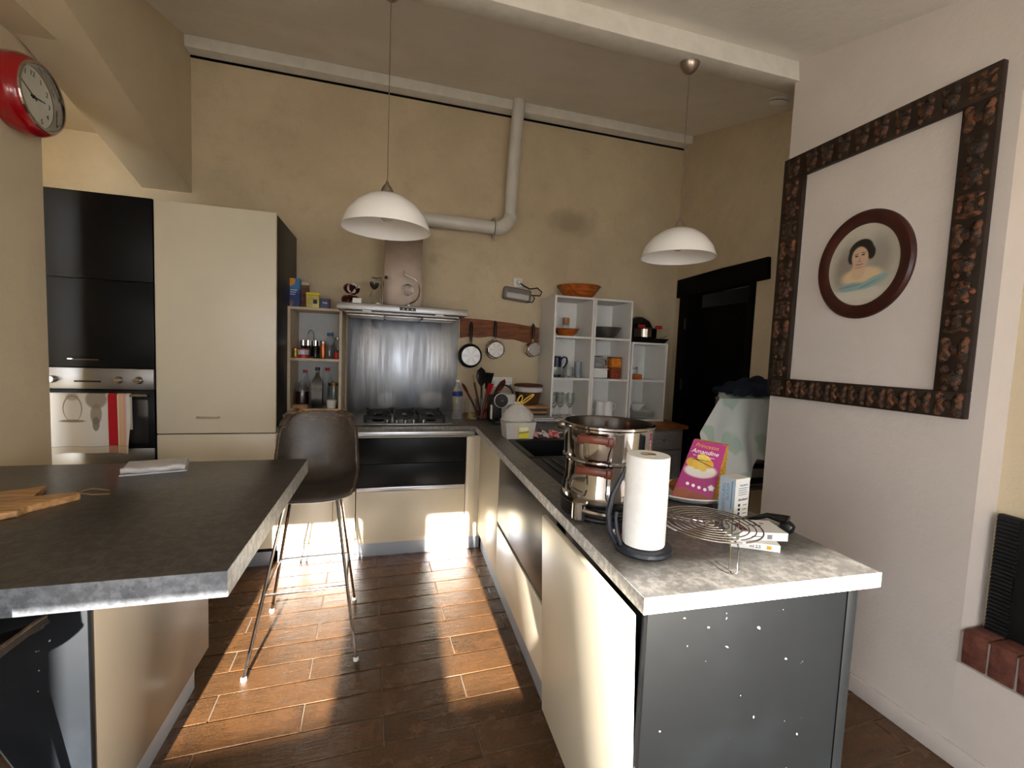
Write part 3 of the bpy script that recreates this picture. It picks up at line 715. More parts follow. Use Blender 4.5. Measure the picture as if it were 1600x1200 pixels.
# ------------------------------------------------------------------ carved frame and oval portrait
t = T('carved_frame', 'large empty dark carved wooden frame on the right wall', 'frame', (XR, 1.53, 1.27))
Y0, Y1, Z0, Z1 = 1.095, 1.972, 1.275, 2.525; iy0, iy1, iz0, iz1 = 1.20, 1.85, 1.373, 2.412
G(t).box(XR-.026, XR, Y0, Y1, iz1, Z1, bev=.003).ob('top_rail', frame_d, t)
G(t).box(XR-.026, XR, Y0, Y1, Z0, iz0, bev=.003).ob('bottom_rail', frame_d, t)
G(t).box(XR-.026, XR, Y0, iy0, iz0, iz1, bev=.003).ob('side_rail', frame_d, t)
G(t).box(XR-.026, XR, iy1, Y1, iz0, iz1, bev=.003).ob('side_rail', frame_d, t)
def carve(yc, zc, wy, hz, seed):
    r = random.Random(seed); g = G((XR, yc, zc)); k = seed % 4
    def blob(dy, dz, ry, rz, h):
        dy *= 1.15; dz *= 1.15; ry *= 1.3; rz *= 1.3
        g.lathe([(1, 0), (.86, -.4*h), (.5, -.85*h), (0, -h)], (XR-.026, yc+dy, zc+dz), 10, 'X', sx=ry, sy=rz)
    g.b.verts.ensure_lookup_table()
    if k == 0:
        for sy in (-1, 1):
            blob(sy*wy*.24, 0, wy*.16, hz*.36, .012); blob(sy*wy*.30, hz*.28, wy*.12, hz*.14, .010); blob(sy*wy*.30, -hz*.28, wy*.12, hz*.14, .010)
        blob(0, 0, wy*.16, hz*.16, .014)
    elif k == 1:
        blob(0, -hz*.06, wy*.30, hz*.26, .014); blob(wy*.22, hz*.26, wy*.13, hz*.14, .012); blob(-wy*.2, hz*.24, wy*.12, hz*.20, .010)
        for sy in (-1, 1): blob(sy*wy*.16, -hz*.36, wy*.08, hz*.10, .010)
    elif k == 2:
        blob(0, 0, wy*.27, hz*.34, .013); blob(0, 0, wy*.10, hz*.12, .020)
        for a in range(6): blob(wy*.34*math.cos(a*PI/3), hz*.34*math.sin(a*PI/3), wy*.10, hz*.10, .010)
    else:
        blob(0, hz*.3, wy*.36, hz*.10, .011); blob(0, -hz*.3, wy*.36, hz*.10, .011); blob(0, 0, wy*.14, hz*.3, .012)
        blob(wy*.3, 0, wy*.08, hz*.16, .009); blob(-wy*.3, 0, wy*.08, hz*.16, .009)
    g.ob('carving', carve_m, t, loc=Vector((XR, yc, zc)) - t.location)
sd = 1
n = 8
for i in range(n):
    yy = iy0 + (iy1-iy0)*(i+.5)/n
    for zc, hh in (((iz1+Z1)/2, Z1-iz1), ((iz0+Z0)/2, iz0-Z0)): carve(yy, zc, (iy1-iy0)/n*.95, hh*.86, sd); sd += 3 if sd % 2 else 1
n = 10
for i in range(n):
    zz = iz0 + (iz1-iz0)*(i+.5)/n
    carve((iy0+Y0)/2, zz, (iy0-Y0)*.86, (iz1-iz0)/n*.92, sd); sd += 1
    carve((iy1+Y1)/2, zz, (Y1-iy1)*.80, (iz1-iz0)/n*.92, sd); sd += 2
for yy in ((iy0+Y0)/2, (iy1+Y1)/2):
    for zz in ((iz1+Z1)/2, (iz0+Z0)/2): carve(yy, zz, .09, .09, sd); sd += 1
# joints between the carved blocks
t2 = T('oval_portrait', 'oval portrait of a woman in a pale blue dress in a mahogany frame', 'portrait', (XR, 1.525, 1.905))
ra, rb = .208, .238
g = G(); P = [(1.0, 0), (1.0, -.012), (.96, -.022), (.86, -.026), (.76, -.016), (.745, -.006)]
rings = []
for f, h in P: rings.append([g._v((h, ra*f*math.cos(2*PI*i/64)*(1 if f > .9 else (ra-.05*(1-f)/.255)/(ra*f) if False else 1), rb*f*math.sin(2*PI*i/64))) for i in range(64)])
for p, q in zip(rings, rings[1:]):
    for i in range(64): g.b.faces.new([p[i], p[(i+1) % 64], q[(i+1) % 64], q[i]])
g.ob('frame', mahog, t2)
SKN = (198, 168, 140)
# print: local y grows away from the camera, so screen-right is -y
lay = [(.0, .0, .15, .13, .6, (150, 142, 126), .5, 0), (-.075, .03, .05, .09, .7, (128, 122, 112), .6, 0), (.075, .0, .05, .10, .6, (112, 104, 92), .65, .3),
       (.0, -.052, .088, .040, .25, (220, 190, 152), .95, 0), (.018, -.026, .030, .040, .3, (206, 174, 142), .9, 0),
       (.0, -.128, .118, .030, .35, (206, 198, 182), .8, 0), (.045, -.094, .058, .019, .25, (132, 162, 162), .95, -.12), (-.05, -.080, .068, .019, .25, (138, 168, 166), .95, -.38), (-.03, -.090, .05, .004, .6, (96, 122, 124), .6, -.38), (.05, -.090, .05, .004, .6, (96, 122, 124), .6, -.1),
       (.012, .068, .053, .046, .08, (36, 30, 26), 1, -.3), (.050, .040, .018, .030, .2, (38, 32, 28), 1, 0), (-.034, .050, .018, .030, .2, (38, 32, 28), 1, 0),
       (.014, .034, .036, .048, .10, SKN, 1, -.12), (.028, .012, .012, .012, .6, (206, 160, 138), .6, 0), (-.004, .014, .012, .012, .6, (206, 160, 138), .6, 0),
       (.029, .042, .0075, .0036, .3, (46, 36, 30), .95, 0), (.000, .045, .0075, .0036, .3, (46, 36, 30), .95, 0), (.030, .051, .011, .0020, .4, (70, 56, 46), .8, -.15), (-.001, .054, .011, .0020, .4, (70, 56, 46), .8, .15),
       (.014, .026, .004, .012, .7, (176, 142, 116), .6, 0), (.014, .018, .007, .0026, .5, (134, 100, 82), .6, 0), (.014, .005, .016, .0045, .3, (134, 70, 62), .9, 0), (.014, .0085, .014, .0040, .4, (198, 168, 140), .95, 0), (.014, -.010, .020, .003, .6, (150, 118, 94), .5, 0)]
port_m = M('portrait_print', (200, 192, 176), .55, fn=layers_fn(lay, ax=(1, 2)))
g = G(); g.lathe([(0, -.008), (1, -.008), (1, -.004)], (0, 0, 0), 48, 'X', sx=ra*.755, sy=rb*.755); g.ob('print', port_m, t2)

# ------------------------------------------------------------------ wall rail with pans, sockets, light
def edge(xs, z, amp, ph): return [(x, z+amp*math.sin(x*9+ph)+amp*.5*math.sin(x*23+ph)) for x in xs]
xs = [.585+i*(1.275-.585)/24 for i in range(25)]
top = [(x, 1.722 - .06*(x-.585) + .012*math.sin((x-.55)*4.5)) for x in xs]; bot = [(x, 1.572 - .02*(x-.585) + .012*math.sin(x*9) + .005*math.sin(x*31)) for x in xs]
o = G((.93, 3.72, 1.64)).poly([(x, 3.715, z) for x, z in bot] + [(x, 3.715, z) for x, z in top[::-1]], (0, .034, 0)).ob('wooden_pan_rail', woodrail, loc=(.93, 3.72, 1.64))
tag(o, 'rough brown wooden board on the wall holding hanging pans', 'rail')
def pan(x, zc, r, d, hl, label, tilt=.12):
    # the base faces the room (-Y), handle up
    t = T('saucepan', label, 'pan', (x, 3.705, zc))
    G().lathe([(r*.80, -.052-d), (r*.88, -.05-d), (r*.96, -.035-d), (r, -.012), (r+.004, -.010), (r+.004, -.005), (r-.004, -.005), (r*.93, -.03-d), (0, -.046-d)], (0, 0, 0), 36, 'Y').ob('body', chrome if d > .02 else blackf, t)
    G().lathe([(0, -.0545-d), (r*.80, -.0545-d), (r*.83, -.050-d), (r*.80, -.046-d)], (0, 0, 0), 36, 'Y').ob('base_disc', radial, t)
    h = G().tube([(0, -.012, r-.005), (0, -.022, r+.03)], [.009, .008], 8).ob('ferrule', satin, t)
    G().tube([(0, -.022, r+.025), (0, -.024, r+.06), (0, -.020, r+hl-.02), (0, -.016, r+hl)], [.0105, .0125, .013, .008], 10).ob('handle', blackpl, t)
    G().tube([(0, -.014+.008*math.cos(a), r+hl+.006+.008*math.sin(a)) for a in [i*PI/5 for i in range(10)]], .002, 5, True).ob('hanging_ring', satin, t)
pan(.668, 1.412, .098, .0, .185, 'large shallow frying pan hanging nearest the hood')
pan(.875, 1.472, .078, .03, .158, 'medium steel saucepan hanging in the middle of the rail')
pan(1.213, 1.488, .066, .03, .150, 'small steel saucepan hanging nearest the white cube shelves')
def socket(t, x, z, y=3.742):
    G(t).lathe([(.028, 0), (.028, -.006), (.022, -.006), (.020, .000), (0, .000)], (x, y, z), 20, 'Y').ob('socket_ring', white, t)
    for dx in (-.008, .008): G(t).lathe([(0, -.0015), (.003, -.0015), (.003, 0)], (x+dx, y-.001, z), 8, 'Y').ob('socket_hole', blackpl, t)
t = T('triple_socket', 'white triple wall socket plate behind the coffee machine', 'socket', (.95, 3.75, 1.19))
G(t).box(.842, 1.058, 3.741, 3.75, 1.152, 1.236, bev=.003).ob('plate', white, t)
for x in (.88, .95, 1.02): socket(t, x, 1.194)
t = T('single_socket', 'white wall socket with plug above the bulkhead light', 'socket', (1.075, 3.75, 2.06))
G(t).box(1.035, 1.115, 3.741, 3.75, 2.02, 2.098, bev=.003).ob('plate', white, t); socket(t, 1.075, 2.06)
G(t).lathe([(.02, 0), (.02, -.02), (.012, -.035), (0, -.035)], (1.078, 3.738, 2.058), 16, 'Y').ob('plug', white, t)
G(t).tube([(1.08, 3.71, 2.055), (1.11, 3.70, 2.03), (1.17, 3.70, 2.005), (1.24, 3.71, 2.02), (1.285, 3.715, 1.99), (1.27, 3.715, 1.955), (1.20, 3.72, 1.955), (1.15, 3.73, 1.95)], .006, 6).ob('cable', blackpl, t)
t = T('bulkhead_light', 'grey emergency bulkhead light on the back wall', 'light', (1.06, 3.74, 1.95))
t.rotation_euler = (0, .10, 0)
G().box(-.125, .125, -.055, .008, -.055, .055, bev=.02, seg=3).ob('housing', M('grey_housing', (120, 116, 112), .5), t)
G().box(-.10, .10, -.066, -.050, -.040, .008, bev=.008).ob('diffuser', M('diffuser', (190, 186, 180), .3), t)
G().tube([(.09, -.055, -.05), (.14, -.055, -.045), (.155, -.05, -.01), (.14, -.045, .02)], .005, 6).ob('wire_guard', rubber, t)

# ------------------------------------------------------------------ generic small containers
def jar(name, label, cat, x, y, z, r, h, body, lid=None, lidh=.018, fill=None, fillh=.6, shoulder=.9, group=None, lidr=None):
    t = T(name, label, cat, (x, y, z), group=group)
    G().lathe([(0, .002), (r*.92, .002), (r, .012), (r, h*.78), (r*shoulder, h*.9), (r*shoulder*.98, h), (r*shoulder*.9, h), (r*.93, h*.77), (r*.93, .014), (0, .010)], seg=22).ob('body', body, t)
    if fill: G().lathe([(0, .011), (r*.9, .013), (r*.9, h*fillh), (0, h*fillh)], seg=18).ob('contents', fill, t)
    if lid:
        lr = lidr or r*shoulder*1.06
        G().lathe([(lr*.98, h-lidh*.6), (lr, h-lidh*.5), (lr, h+lidh*.4), (lr*.9, h+lidh*.5), (0, h+lidh*.5)], seg=22).ob('lid', lid, t)
    return t
def bottle(name, label, x, y, z, prof, body, cap, capz, capr, caph, label_band=None, square=False, fill=None):
    t = T(name, label, 'bottle', (x, y, z))
    G().lathe(prof, seg=4 if square else 22).ob('body', body, t, rot=(0, 0, PI/4 if square else 0))
    G().lathe([(capr, capz), (capr, capz+caph), (0, capz+caph)], seg=16).ob('cap', cap, t)
    if label_band: G().lathe([(label_band[2], label_band[0]), (label_band[2], label_band[1])], seg=22).ob('paper_label', label_band[3], t)
    if fill: G().lathe(fill[0], seg=18).ob('contents', fill[1], t)
    return t
def carton(name, label, x, y, z, w, d, h, mat, rz=0, cat='box', lay=None):
    t = T(name, label, cat, (x, y, z), rz)
    G().box(-w/2, w/2, -d/2, d/2, 0, h, bev=.0015, seg=1).ob('box_body', mat, t)
    return t

# ------------------------------------------------------------------ left open shelf and contents
ZS = .922
t = T('spice_shelf', 'small open two-tier shelf unit beside the hob', 'shelf', (-.50, 3.55, ZS))
pale = M('birch_edge', (196, 178, 150), .55, n=(20, .08)); inner = M('shelf_inner', (188, 190, 188), .6)
Yf = 3.42; X0, X1, ZT = -.674, -.318, 1.712
G(t).box(X0, X0+.018, Yf, 3.74, ZS, ZT).ob('side_board', pale, t)
G(t).box(X1-.018, X1, Yf, 3.74, ZS, ZT).ob('side_board', pale, t)
G(t).box(X0+.018, X1-.018, Yf, 3.735, ZT-.018, ZT).ob('top_board', pale, t)
G(t).box(X0+.018, X1-.018, Yf+.004, 3.735, 1.336, 1.354).ob('shelf_board', pale, t)
G(t).box(X0+.018, X1-.018, Yf+.004, 3.735, .976, .994).ob('bottom_board', pale, t)
G(t).box(X0+.018, X1-.018, 3.728, 3.74, ZS, ZT-.018).ob('back_board', inner, t)
blue_m = M('blue_carton_print', (26, 70, 140), .4, fn=layers_fn([(.0, .17, .06, .05, .3, (60, 130, 180), .8, 0), (-.03, .19, .035, .04, .2, (222, 150, 40), 1, .4), (-.03, .03, .03, .02, .3, (222, 150, 40), .9, 0), (0, .06, .05, .05, .3, (24, 40, 104), .8, 0)]))
tt = carton('cereal_carton', 'blue carton with orange print on top of the spice shelf', -.648, 3.53, ZT, .075, .06, .205, blue_m)
for i, zz in enumerate((.12, .105, .09)): G().box(-.025, .02-.006*i, -.0306, -.030, zz, zz+.004).ob('printed_line', inkwhite, tt)
tt = T('coffee_packet', 'crumpled brown paper packet between blue carton and tea tin', 'packet', (-.59, 3.57, ZT))
G().hexa([(-.03, -.025, 0), (.03, -.025, 0), (.03, .025, 0), (-.03, .025, 0)], [(-.028, -.008, .17), (.03, -.008, .175), (.03, .008, .175), (-.028, .008, .17)]).ob('bag', brownpr, tt)
G().box(-.03, .03, -.01, .01, .168, .188, bev=.003).ob('fold', M('cream_paper', (206, 190, 168), .7), tt)
tt = T('tea_tin', 'yellow tea tin on top of the spice shelf', 'tin', (-.520, 3.49, ZT))
G().box(-.043, .043, -.03, .03, 0, .088, bev=.004).ob('body', teatin, tt)
G().box(-.044, .044, -.031, .031, .088, .108, bev=.004).ob('lid', yellow, tt)
G().box(.004, .03, -.0308, -.030, .03, .06).ob('printed_panel', ink, tt)
tt = carton('spice_box', 'small purple blue box at the end of the spice shelf top', -.440, 3.49, ZT, .064, .05, .072, purple)
text(tt, 'THE', .018, (0, -.0258, .04), FRONT, inkwhite)
Z1s = 1.354
jar('spice_jar', 'small gold jar at the left end of the upper spice tier', 'jar', -.632, 3.47, Z1s, .020, .058, M('gold_tin', (150, 122, 52), .35, metal=.6), gold)
tt = T('tin_can', 'red and pale blue tin can on the upper spice tier', 'can', (-.583, 3.485, Z1s))
G().lathe([(0, 0), (.041, 0), (.041, .025)], seg=24).ob('red_band', redcap, tt); G().lathe([(.041, .025), (.041, .058)], seg=24).ob('paper_label', M('pale_blue_label', (180, 200, 206), .5, n=(40, .3)), tt); G().lathe([(.042, .058), (.042, .066), (.039, .068), (0, .066)], seg=24).ob('rim', redcap, tt)
rk = T('spice_carousel', 'chrome spice carousel with tall loop handle on the upper tier', 'rack', (-.55, 3.60, Z1s))
G().lathe([(0, 0), (.075, 0), (.075, .008), (0, .008)], seg=28).ob('base', blackpl, rk)
G().tube([(-.02, 0, .0), (-.02, 0, .17), (-.014, 0, .195), (0, 0, .205), (.014, 0, .195), (.02, 0, .17), (.02, 0, .0)], .004, 8).ob('loop_handle', chrome, rk)
for i in range(6):
    a = PI+i*PI/3+.3
    x, y = .052*math.cos(a), .052*math.sin(a)
    jj = G().lathe([(0, .009), (.019, .009), (.019, .088), (.017, .092)], (x, y, 0), 14).ob('spice_pot', smoke, rk)
    G().lathe([(.021, .09), (.021, .128), (0, .130)], (x, y, 0), 14).ob('lid', chrome, jj)
jar('coffee_jar', 'copper toned glass jar on the upper spice tier', 'jar', -.452, 3.49, Z1s, .022, .115, copper, satin)
tt = jar('glass_mug', 'clear glass mug in the upper spice tier', 'mug', -.415, 3.56, Z1s, .026, .10, glass)
G().tube([(.025, 0, .085), (.045, 0, .08), (.048, 0, .05), (.04, 0, .025), (.025, 0, .02)], .004, 6).ob('handle', glass, tt)
bottle('blue_cap_bottle', 'clear bottle with blue cap at the back of the upper tier', -.425, 3.665, Z1s, [(0, 0), (.03, 0), (.03, .13), (.013, .16), (.013, .175)], plastic, bluecap, .168, .022, .025)
jar('storage_jar', 'glass storage jar at the right end of the upper tier', 'jar', -.365, 3.62, Z1s, .027, .15, glass, satin, fill=M('pale_grains', (190, 176, 150), .8), fillh=.3)
jar('red_spice_jar', 'little red spice jar at the front right of the upper tier', 'jar', -.358, 3.48, Z1s, .020, .055, redcap, M('dark_lid', (54, 40, 30), .5))
Z0s = .994
bottle('red_cap_bottle', 'clear plastic bottle with red cap on the lower tier', -.595, 3.66, Z0s, [(0, 0), (.034, 0), (.034, .17), (.014, .235), (.014, .25)], plastic, redcap, .245, .017, .02)
tt = jar('preserving_jar', 'large bail top jar of dark preserve on the lower tier', 'jar', -.595, 3.53, Z0s, .052, .165, glass, glass, .03, jam, .7, .85)
G().tube([(.05*math.cos(a), .05*math.sin(a), .15) for a in [i*PI/9 for i in range(18)]], .002, 5, True).ob('wire_bail', satin, tt)
o = G().lathe([(0, 0), (.055, 0), (.057, .008), (.052, .026), (0, .028)], seg=24).ob('wooden_coaster', woodlight, loc=(-.600, 3.465, Z0s)); tag(o, 'round wooden coaster lying in front of the preserving jar', 'coaster')
bottle('oil_bottle', 'tall dark olive oil bottle with square shoulders on the lower tier', -.488, 3.50, Z0s, [(0, 0), (.05, 0), (.05, .19), (.020, .235), (.017, .275)], oilgl, blackpl, .27, .018, .025, square=True)
bottle('sauce_bottle', 'clear bottle with red stopper behind the oil bottle', -.440, 3.66, Z0s, [(0, 0), (.036, 0), (.036, .19), (.015, .25), (.015, .27)], plastic, redcap, .265, .018, .022)
jar('lidded_jar', 'glass jar with gold lid at the right of the lower tier', 'jar', -.385, 3.58, Z0s, .044, .17, glass, gold, fill=M('grey_salt', (170, 168, 164), .8), fillh=.25)
tt = T('ramekin', 'small white ramekin at the front of the lower tier', 'ramekin', (-.390, 3.475, Z0s))
G().lathe([(0, 0), (.028, 0), (.036, .055), (.033, .055), (.026, .006), (0, .006)], seg=22).ob('body', white, tt)
G().lathe([(.0362, .050), (.0375, .056), (.033, .058)], seg=22).ob('rim', white, tt)
tt = T('egg_carton', 'open cardboard egg carton on the worktop behind the stool', 'carton', (-.60, 3.34, .921))
G().hexa([(-.065, -.05, 0), (.065, -.05, 0), (.065, .05, 0), (-.065, .05, 0)], [(-.075, -.06, .05), (.075, -.06, .05), (.075, .06, .05), (-.075, .06, .05)]).ob('tray', M('egg_pulp', (176, 170, 160), .95, n=(40, .2)), tt)
for i in range(3):
    for j in range(2):
        G().lathe([(.02, .045), (.017, .06), (0, .066)], (-.046+i*.046, -.025+j*.05, 0), 12).ob('egg_cup', M('egg_pulp', (176, 170, 160)), tt)
jar('gold_lid_jar', 'low jar with a wide gold lid beside the egg carton', 'jar', -.615, 3.465, .922, .048, .047, glass, gold, .02)

# hood top items
ZH = 1.7455
tt = T('cup_stand', 'espresso cups hanging on a wire stand on the hood', 'cup stand', (-.262, 3.42, ZH))
G().tube([(0, 0, 0), (0, 0, .17)], .003, 6).ob('post', satin, tt); G().lathe([(0, 0), (.04, 0), (.04, .005), (0, .006)], seg=18).ob('base', satin, tt)
cupm = M('maroon_china', (90, 34, 30), .25, n=(40, .5)); 
for i, (x, z, a) in enumerate(((-.04, .045, .5), (.045, .045, -.5), (-.03, .125, .6), (.02, .13, -.2), (.05, .115, -.9), (0, .05, 0))):
    cu = G().lathe([(0, 0), (.018, 0), (.030, .02), (.034, .05), (.031, .05), (.027, .02), (0, .004)], seg=18).ob('cup', cupm if i not in (3,) else white, tt, loc=(x, -.02+.01*(i % 2), z), rot=(PI/2+.35, a*.4, a))
    G().tube([(.031, 0, .04), (.047, 0, .036), (.046, 0, .018), (.028, 0, .014)], .003, 6).ob('handle', white, cu)
carton('sugar_box', 'tiny white box in front of the cup stand on the hood', -.208, 3.255, ZH, .056, .03, .036, white)
tt = T('citrus_press', 'chrome lever citrus press standing on the hood', 'press', (-.075, 3.37, ZH+.012))
G().lathe([(0, 0), (.05, 0), (.05, .006), (0, .008)], (0, 0, 0), 20).ob('base', satin, tt)
G().tube([(.035, 0, .0), (.035, 0, .17), (.03, 0, .2)], .006, 8).tube([(.018, .012, 0), (.018, .012, .17)], .004, 8).ob('column', chrome, tt)
G().lathe([(.01, .105), (.028, .125), (.036, .155), (.033, .155), (.024, .128), (0, .112)], (-.025, 0, 0), 18).ob('bowl', chrome, tt)
G().tube([(.035, 0, .195), (-.01, 0, .185), (-.045, 0, .19)], .005, 8).tube([(-.03, 0, .11), (-.055, -.01, .05)], .004, 8).ob('lever', chrome, tt)
G().lathe([(0, 0), (.01, .004), (.012, .014), (.008, .024), (0, .027)], (.055, 0, .185), 12).ob('grip_ball', blackpl, tt)
tt = T('swirl_ornament', 'curled steel ornament with a wire ball on the hood', 'ornament', (.14, 3.33, ZH+.012))
G().lathe([(0, 0), (.028, 0), (.028, .004), (0, .005)], seg=18).ob('foot', chrome, tt)
pts = [(0, 0, 0)] + [(.0+.075*math.sin(a), 0, .115-.095*math.cos(a)) for a in [.15+i*.15 for i in range(17)]] + [(-.035, 0, .225), (-.03, 0, .245)]
G().tube(pts, [.006]*(len(pts)-1)+[.010], 8).ob('curl', chrome, tt)
g = G()
for k in range(9):
    a = k*PI/9; g.tube([Vector((.042*math.cos(b)*math.cos(a), .042*math.cos(b)*math.sin(a), .115+.042*math.sin(b)))+Vector((-.01, 0, 0)) for b in [i*PI/8 for i in range(16)]], .0016, 4, True)
g.ob('wire_ball', crystal, tt)

# ------------------------------------------------------------------ right of the hob
bt = T('water_bottle', 'clear plastic water bottle with blue label beside the hob', 'bottle', (.535, 3.46, .921))
pr = [(0, 0), (.036, 0), (.040, .01)]
for i in range(8): pr += [(.040, .02+i*.013), (.037, .0265+i*.013)]
pr += [(.040, .13), (.040, .19), (.034, .225), (.016, .262), (.013, .275), (.013, .292)]
G().lathe(pr, seg=24).ob('body', plastic, bt); G().lathe([(.0408, .175), (.0408, .208)], seg=24).ob('paper_label', waterbl, bt)
G().lathe([(.016, .284), (.016, .302), (0, .303)], seg=16).ob('cap', inkwhite, bt)
jar('glass_jar', 'open glass jar of corks next to the water bottle', 'jar', .638, 3.42, .921, .050, .16, glass, fill=M('corks_brass', (150, 116, 60), .4, n=(60, .6)), fillh=.32, shoulder=1.0)
ut = jar('utensil_pot', 'glass pot holding red and black kitchen utensils', 'pot', .745, 3.50, .921, .048, .155, glass, shoulder=1.0)
def utensil(name, label, base, tip, mat, kind, w=.03, hm=None):
    w *= 1.3; base = Vector(base); tip = Vector(tip); d = (tip-base).normalized()
    t = T(name, label, 'utensil', base)
    G().tube([(0, 0, 0), (tip-base)*.8], [.008, .0085], 8).ob('handle', hm or mat, t)
    q = d.to_track_quat('Z', 'Y').to_euler(); L = (tip-base).length
    g = G()
    if kind == 'spoon': g.lathe([(.2, -1), (.75, -.55), (1, 0), (.8, .6), (0, 1)], (0, 0, 0), 14, 'Z', sx=w, sy=w*.3)
    else: g.box(-1, 1, -.12, .12, -1, 1, bev=.1)
    if kind != 'spoon':
        for v in g.b.verts: v.co.x *= w*(1 if v.co.z > 0 else .55); v.co.y *= w*.4; v.co.z *= w*1.5
    else:
        for v in g.b.verts: v.co.z *= w*1.5
    g.ob('head', mat, t, loc=d*(L*.8+w*1.1), rot=q)
utensil('serving_spoon', 'dark red serving spoon leaning furthest left in the utensil pot', (.725, 3.50, .94), (.590, 3.47, 1.165), M('dark_red', (104, 26, 28), .35), 'spoon', .028)
utensil('wooden_spatula', 'brown wooden spatula standing in the utensil pot', (.735, 3.51, .94), (.665, 3.52, 1.265), M('brown_wood', (96, 46, 30), .6), 'flat', .018)
utensil('ladle', 'black ladle standing tallest in the utensil pot', (.745, 3.51, .94), (.735, 3.53, 1.255), blackpl, 'spoon', .040)
utensil('black_turner', 'black slotted turner in the utensil pot beside the ladle', (.755, 3.50, .94), (.800, 3.54, 1.225), blackpl, 'flat', .034)
utensil('steel_whisk_spoon', 'steel spoon in the utensil pot behind the black turner', (.76, 3.52, .94), (.805, 3.60, 1.25), chrome, 'spoon', .028)
utensil('red_spatula', 'bright red silicone spatula in front of the utensil pot', (.715, 3.40, .925), (.790, 3.44, 1.165), M('bright_red', (190, 24, 44), .4), 'flat', .026, M('dark_red', (104, 26, 28)))
utensil('red_ladle', 'dark red ladle leaning towards the coffee machine', (.722, 3.42, .925), (.880, 3.46, 1.175), M('dark_red', (104, 26, 28)), 'spoon', .040)
cm = T('coffee_machine', 'white and black capsule coffee machine on the worktop corner', 'coffee machine', (.845, 3.22, .921))
G().box(-.005, .075, -.08, .18, 0, .225, bev=.014).ob('white_body', M('pale_grey_plastic', (186, 186, 184), .4), cm)
G().box(-.085, -.003, .02, .18, .0, .20, bev=.010).ob('black_body', blackpl, cm)
for x_ in (-.088, -.004): G().box(x_-.004, x_+.004, -.012, .03, .03, .135, bev=.002).ob('white_edge', white, cm)
G().lathe([(0, -.10), (.046, -.10), (.050, -.09), (.050, .04), (0, .04)], (-.035, 0, .178), 28, 'Y').ob('brew_head', blackpl, cm)
G().lathe([(.050, -.088), (.054, -.084), (.054, -.076), (.05, -.074)], (-.035, 0, .178), 28, 'Y').ob('head_ring', white, cm)
G().lathe([(0, -.108), (.008, -.108), (.010, -.10)], (-.035, 0, .178), 12, 'Y').ob('outlet', chrome, cm)
G().box(-.085, -.005, -.10, .03, 0, .032, bev=.006).ob('drip_tray', blackpl, cm)
G().box(-.080, .0, .0, .03, .03, .13, bev=.004).ob('front_plate', blackpl, cm)
G().tube([(-.085+.0*i, -.02, .20) for i in range(1)] + [(.0-.075*math.cos(a), -.02+.02*math.sin(a), .20+.085*math.sin(a)) for a in [i*PI/12 for i in range(1, 12)]] + [(.078, -.02, .19), (.078, -.02, .15)], .006, 8).ob('lever', blackpl, cm)
G().lathe([(.03, -.03), (.032, 0), (.028, .015), (.0, .02)], (.035, -.085, .12), 14, 'Y').ob('cup_rest', satin, cm)
# boards, basket, books
BX = 1.13
t = T('bread_box', 'low wooden box of boards under the wicker basket', 'box', (BX, 3.54, .921))
G().box(-.14, .16, -.14, .17, .085, .103, bev=.003).ob('lid', woodlight, t)
G().box(-.13, .145, -.12, .16, 0, .085, bev=.003).ob('body', M('dark_wood_box', (70, 58, 48), .6), t)
G().box(-.132, .147, -.128, -.118, .045, .060, bev=.002).ob('front_slat', woodlight, t)
G().box(-.132, .147, -.128, -.118, .010, .022, bev=.002).ob('front_slat', woodlight, t)
t = T('wicker_basket', 'round wicker basket with a white cloth lining on the wooden box', 'basket', (BX+.02, 3.56, 1.025))
pr = [(0, 0), (.082, 0)]
for i in range(7): pr += [(.084+.004*i, .006+i*.017), (.088+.004*i, .014+i*.017)]
pr += [(.112, .126), (.100, .126), (.075, .012), (0, .012)]
G().lathe(pr, seg=32, wob=lambda a, h: 1+.02*math.sin(a*16)).ob('body', wicker, t)
G().lathe([(.108, .105), (.119, .110), (.124, .142), (.112, .150), (.104, .14)], seg=32, wob=lambda a, h: 1+.015*math.sin(a*7)).ob('cloth_lining', cloth_w, t)
G().lathe([(.108, .148), (.120, .150), (.124, .160), (.112, .168), (.070, .172), (0, .172)], seg=32, wob=lambda a, h: 1+.01*math.sin(a*20)).ob('lid', wicker, t)
for i, (dz, m, lab) in enumerate(((.0, M('grey_blue_tray', (120, 128, 146), .4), 'pale blue grey tray lying at the bottom of the small pile'), (.016, M('blue_book', (72, 84, 124), .5), 'thin blue book on the tray beside the cube shelves'), (.028, M('grey_book', (176, 178, 184), .6), 'thin grey magazine topmost on the tray pile'))):
    t = T('flat_tray' if i == 0 else 'thin_book', lab, 'tray' if i == 0 else 'book', (1.135+.004*i, 3.27, .921+dz), .03*i-.02)
    w_, d_ = (.135-.012*i, .085-.005*i)
    if i == 0:
        G().hexa([(-w_*.9, -d_*.9, 0), (w_*.9, -d_*.9, 0), (w_*.9, d_*.9, 0), (-w_*.9, d_*.9, 0)], [(-w_, -d_, .015), (w_, -d_, .015), (w_, d_, .015), (-w_, d_, .015)]).ob('dish', m, t)
        G().box(-.04, .05, -d_-.002, -d_+.01, .004, .008).ob('handle_slot', blackpl, t)
    else:
        G().box(-w_, w_, -d_, d_, 0, .010, bev=.001, seg=1).ob('cover', m, t); G().box(-w_+.003, w_-.002, -d_-.0006, d_-.004, .002, .008).ob('pages', inkwhite, t)
t = T('kitchen_timer', 'round silver kitchen timer on the worktop behind the pot', 'timer', (1.235, 2.98, .921))
G().lathe([(0, 0), (.034, 0), (.040, .018), (.034, .042), (.015, .055), (0, .056)], seg=24).ob('body', satin, t)
